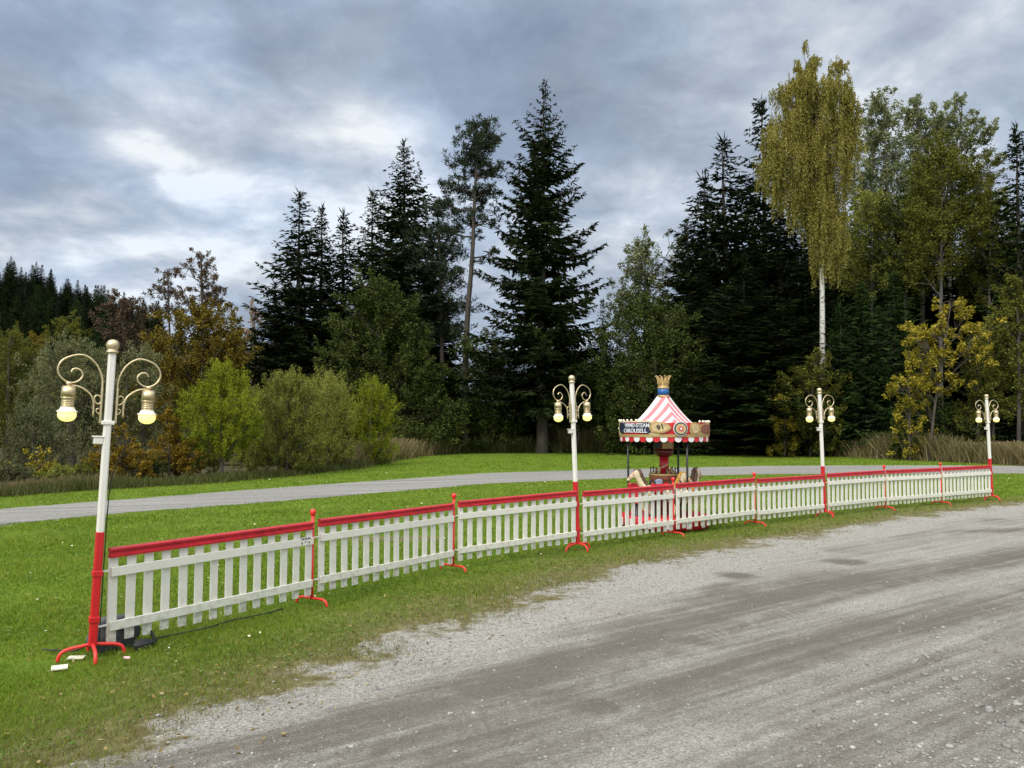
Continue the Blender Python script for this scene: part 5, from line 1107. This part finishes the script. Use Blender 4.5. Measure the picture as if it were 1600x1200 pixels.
# ------------------------------------------------------------------ grass blades, stones, leaves, tall grass
M_BLADE = leafmat('grass_blades', [(.072, .116, .010), (.118, .184, .015), (.152, .236, .019), (.205, .260, .034), (.27, .27, .07)], .45, clump=.42, cscale=.55)
M_DRYB = leafmat('dry_grass_blades', [(.11, .115, .022), (.18, .16, .055), (.26, .21, .10)], .4, clump=.3, cscale=.8)
def sample(n, y0, y1, pw, half=.76):
    u = rng.random(n); 
    y = y0*(y1/y0)**u if pw == 1 else (y0**(1-pw)+u*(y1**(1-pw)-y0**(1-pw)))**(1/(1-pw))
    x = (rng.random(n)*2-1)*(half*y+.6)
    return x, y
def patch(x, y): return np.sin(x*1.7+1.3*np.sin(y*1.1))*.5+np.sin(y*2.3+1.7*np.sin(x*.9+2))*.5
def blades(name, n, y0, y1, mat, keepf, h, w0):
    x, y = sample(n, y0, y1, 1.15); k = keepf(x, y); x, y = x[k], y[k]; n = len(x)
    a = rng.random(n)*2*PI; hh = h*rng.uniform(.45, 1.3, n)*(1+.25*patch(x, y)); w = w0*(np.maximum(y, 4)/5)**.85*rng.uniform(.7, 1.4, n)
    hh *= (np.maximum(y, 5)/5)**.12
    le = rng.normal(0, .55, (n, 2))*hh[:, None]
    V = np.empty((n, 3, 3)); V[:, 0] = np.stack([x-np.cos(a)*w, y-np.sin(a)*w, np.full(n, -.002)], 1); V[:, 1] = np.stack([x+np.cos(a)*w, y+np.sin(a)*w, np.full(n, -.002)], 1)
    V[:, 2] = np.stack([x+le[:, 0], y+le[:, 1], hh], 1)
    me = np_mesh(name, V.reshape(-1, 3), np.arange(n*3).reshape(n, 3), mat); return tag(link(name, me), kind='stuff')
def g_keep(x, y):
    e = lot_sd(x, y)+.28*patch(x*2.2, y*2.2)+rng.normal(0, .12, len(x)); return (e < -.10) & (path_sd(x, y) < -.06) & (wood_sd(x, y) < .3) & (bare(x, y) < rng.random(len(x))*.9) & (rng.random(len(x)) < np.clip(-e*.75+.06, 0, 1))
def d_keep(x, y):
    e = lot_sd(x, y)+.30*patch(x*2.2, y*2.2)+rng.normal(0, .16, len(x)); return (e < .22) & (e > -1.6) & (path_sd(x, y) < 0) & (rng.random(len(x)) < np.where(e > 0, .24, np.where(e > -.9, .70, .40)))
blades('lawn_grass', 560000, 3.4, 44, M_BLADE, g_keep, .033, .0028)
blades('dry_grass', 240000, 3.2, 24, M_DRYB, d_keep, .028, .0025)
def clover():
    x, y = sample(26000, 3.4, 16, 1.1); e = lot_sd(x, y); k = (e < -.25) & (path_sd(x, y) < -.1) & (patch(x*1.4+3, y*1.4) > -.1); x, y = x[k], y[k]; n = len(x)
    P = np.stack([x, y, rng.uniform(.015, .04, n)], 1); d = unit(np.stack([rng.normal(size=n), rng.normal(size=n), rng.normal(0, .25, n)], 1)); s = unit(np.cross(d, np.array((0, 0, 1.0))+rng.normal(0, .25, (n, 3))))
    l = rng.uniform(.012, .030, n)*(y/5)**.5
    tag(link('clover', np_mesh('clover', kites(P, d, s, l, l*.85), quads(n), leafmat('clover_leaves', [(.06, .13, .02), (.11, .19, .04), (.17, .24, .08)], .3, clump=.2))), kind='stuff')
clover()
def fallen():
    x, y = sample(4600, 3.2, 26, 1.1); e = lot_sd(x, y); k = (e < .8) & (path_sd(x, y) < 0) & (rng.random(len(x)) < np.where(e > -1.2, .8, .25)); x, y = x[k], y[k]; n = len(x)
    P = np.stack([x, y, rng.uniform(.012, .035, n)*(lot_sd(x, y) < 0)+.008], 1); d = unit(np.stack([rng.normal(size=n), rng.normal(size=n), rng.normal(0, .2, n)], 1)); s = unit(np.cross(d, np.array((0, 0, 1.0))+rng.normal(0, .3, (n, 3))))
    l = rng.uniform(.015, .04, n)
    tag(link('fallen_leaves', np_mesh('fallen_leaves', kites(P, d, s, l, l*.6), quads(n), leafmat('fallen_leaf_colours', [(.10, .06, .03), (.25, .17, .06), (.28, .21, .08), (.34, .29, .15)], .2))), kind='stuff')
fallen()
def daisies():
    x, y = sample(420, 5, 34, 1.0); k = (lot_sd(x, y) < -1) & (path_sd(x, y) < -.2); x, y = x[k], y[k]; n = len(x)
    m = MB(); P = np.stack([x, y, np.full(n, .05)], 1); d = unit(rng.normal(size=(n, 3))*np.array((1, 1, .4))); s = unit(np.cross(d, np.array((0, 0, 1.0))+rng.normal(0, .3, (n, 3)))); l = rng.uniform(.018, .034, n)*(y/8)**.5
    P2 = P-d*(l*.5)[:, None]
    tag(link('meadow_flowers', np_mesh('meadow_flowers', kites(P2, d, s, l, l*.9), quads(n), leafmat('flower_petals', [(.8, .78, .6), (.75, .7, .3), (.8, .8, .78)], .3))), kind='stuff')
daisies()
def stones():
    t = (1+5**.5)/2
    B = np.array([(-1, t, 0), (1, t, 0), (-1, -t, 0), (1, -t, 0), (0, -1, t), (0, 1, t), (0, -1, -t), (0, 1, -t), (t, 0, -1), (t, 0, 1), (-t, 0, -1), (-t, 0, 1)])/math.sqrt(1+t*t)
    Fi = np.array([(0, 11, 5), (0, 5, 1), (0, 1, 7), (0, 7, 10), (0, 10, 11), (1, 5, 9), (5, 11, 4), (11, 10, 2), (10, 7, 6), (7, 1, 8), (3, 9, 4), (3, 4, 2), (3, 2, 6), (3, 6, 8), (3, 8, 9), (4, 9, 5), (2, 4, 11), (6, 2, 10), (8, 6, 7), (9, 8, 1)])
    m, nt, N, L = nodes('gravel_stone'); out = N.new('ShaderNodeOutputMaterial'); b = N.new('ShaderNodeBsdfPrincipled'); L.new(b.outputs[0], out.inputs[0]); g = N.new('ShaderNodeNewGeometry'); rp = N.new('ShaderNodeValToRGB'); L.new(g.outputs['Random Per Island'], rp.inputs[0])
    e = rp.color_ramp.elements; e[0].color = (.15, .145, .135, 1); e[1].color = (.38, .37, .345, 1); q = e.new(.5); q.color = (.24, .23, .215, 1); q = e.new(.85); q.color = (.29, .28, .26, 1); L.new(rp.outputs[0], b.inputs['Base Color']); b.inputs['Roughness'].default_value = .85; b.inputs['Specular IOR Level'].default_value = .25
    x, y = sample(120000, 2.6, 20, 1.25); e_ = lot_sd(x, y)+.25*patch(x*2, y*2); tr_ = track(x, y)
    right = np.clip((x/y-.30)/.3, 0, 1)*np.clip((7.5-y)/3, 0, 1)
    pr = .30*np.exp(-((e_-.45)/.55)**2)+.16+.55*right; pr = pr*(1-.8*np.clip(tr_, 0, 1)); pr = pr*(.45+.55*(patch(x*1.1, y*1.6+4) > -.25))
    k = (e_ > -.25) & (rng.random(len(x)) < pr*.62); x, y, right = x[k], y[k], right[k]; n = len(x)
    s = np.exp(rng.normal(math.log(.0052), .42, n))*(1+.8*right)*(np.maximum(y, 4)/4)**.2; s = np.minimum(s, .013+.012*right)
    V = B[None]*(1+rng.normal(0, .16, (n, 12, 1))); sc = np.stack([s*rng.uniform(.8, 1.5, n), s*rng.uniform(.8, 1.3, n), s*rng.uniform(.45, .8, n)], 1); V = V*sc[:, None, :]
    a = rng.random(n)*2*PI; ca, sa = np.cos(a)[:, None], np.sin(a)[:, None]; V = np.stack([V[:, :, 0]*ca-V[:, :, 1]*sa, V[:, :, 0]*sa+V[:, :, 1]*ca, V[:, :, 2]], -1)
    V += np.stack([x, y, .004+s*.22], 1)[:, None, :]
    F_ = Fi[None]+(np.arange(n)*12)[:, None, None]
    tag(link('gravel_stones', np_mesh('gravel_stones', V.reshape(-1, 3), F_.reshape(-1, 3), m)), kind='stuff'); print('stones', n)
stones()
def tall_grass(name, pxs, dens, h, mat, depth=2.2, off=.2):
    P = np.array([G(*p) for p in pxs]); n = dens; t = rng.random(n)*(len(P)-1); i = t.astype(int); f = (t-i)[:, None]; c = P[i]*(1-f)+P[i+1]*f
    hk = .55+.45*np.sin(c[:, 0]*1.9+1)*np.sin(c[:, 0]*.7)
    c = c+np.stack([rng.normal(0, .3, n), off+rng.random(n)**1.3*depth], 1)
    hh = h*rng.uniform(.35, 1.15, n)*(.6+.7*np.clip(hk, 0, 1)); a = rng.random(n)*2*PI; w = .0085*rng.uniform(.6, 1.6, n)*np.maximum(c[:, 1], 10)/25
    le = rng.normal(0, .33, (n, 2))*hh[:, None]
    V = np.empty((n, 4, 3)); dx = np.stack([np.cos(a)*w, np.sin(a)*w], 1)
    V[:, 0, :2] = c-dx; V[:, 0, 2] = -.01; V[:, 1, :2] = c+dx; V[:, 1, 2] = -.01
    V[:, 2, :2] = c+le+dx*.4; V[:, 2, 2] = hh; V[:, 3, :2] = c+le-dx*.4; V[:, 3, 2] = hh*.98
    tag(link(name, np_mesh(name, V.reshape(-1, 3), quads(n), mat)), kind='stuff')
M_STRAW = leafmat('straw', [(.10, .085, .035), (.19, .155, .075), (.29, .24, .14)], .3, clump=.25, cscale=.8); M_STRAWG = leafmat('rough_grass', [(.04, .062, .012), (.085, .10, .028), (.17, .16, .075)], .3, clump=.3, cscale=.6)
tall_grass('rough_grass', [(-60, 780), (0, 775), (120, 767), (300, 757), (430, 745), (540, 733), (640, 713)], 26000, .24, M_STRAWG, 1.5, .05)
tall_grass('straw_grass', [(-60, 780), (0, 775), (120, 767)], 4000, .32, M_STRAW, 2.0, .5)
tall_grass('straw_grass', [(520, 735), (600, 720), (640, 714), (700, 709)], 7000, .8, M_STRAW, 2.0, .4)
tall_grass('straw_grass', [(770, 708), (820, 708)], 1500, .9, M_STRAW, 2.0, .4); tall_grass('straw_grass', [(880, 708), (940, 708)], 3000, 1.3, M_STRAW, 2.0, .4)
tall_grass('rough_grass', [(640, 713), (720, 708), (900, 708), (1100, 708), (1200, 710), (1300, 712)], 26000, .85, M_STRAWG, 3.5)
tall_grass('straw_grass', [(1290, 712), (1450, 720), (1600, 727), (1700, 733)], 26000, .95, M_STRAW, 4.0)
tall_grass('rough_grass', [(1390, 716), (1450, 720), (1600, 727)], 8000, 1.0, M_STRAWG, 3.0, .6)
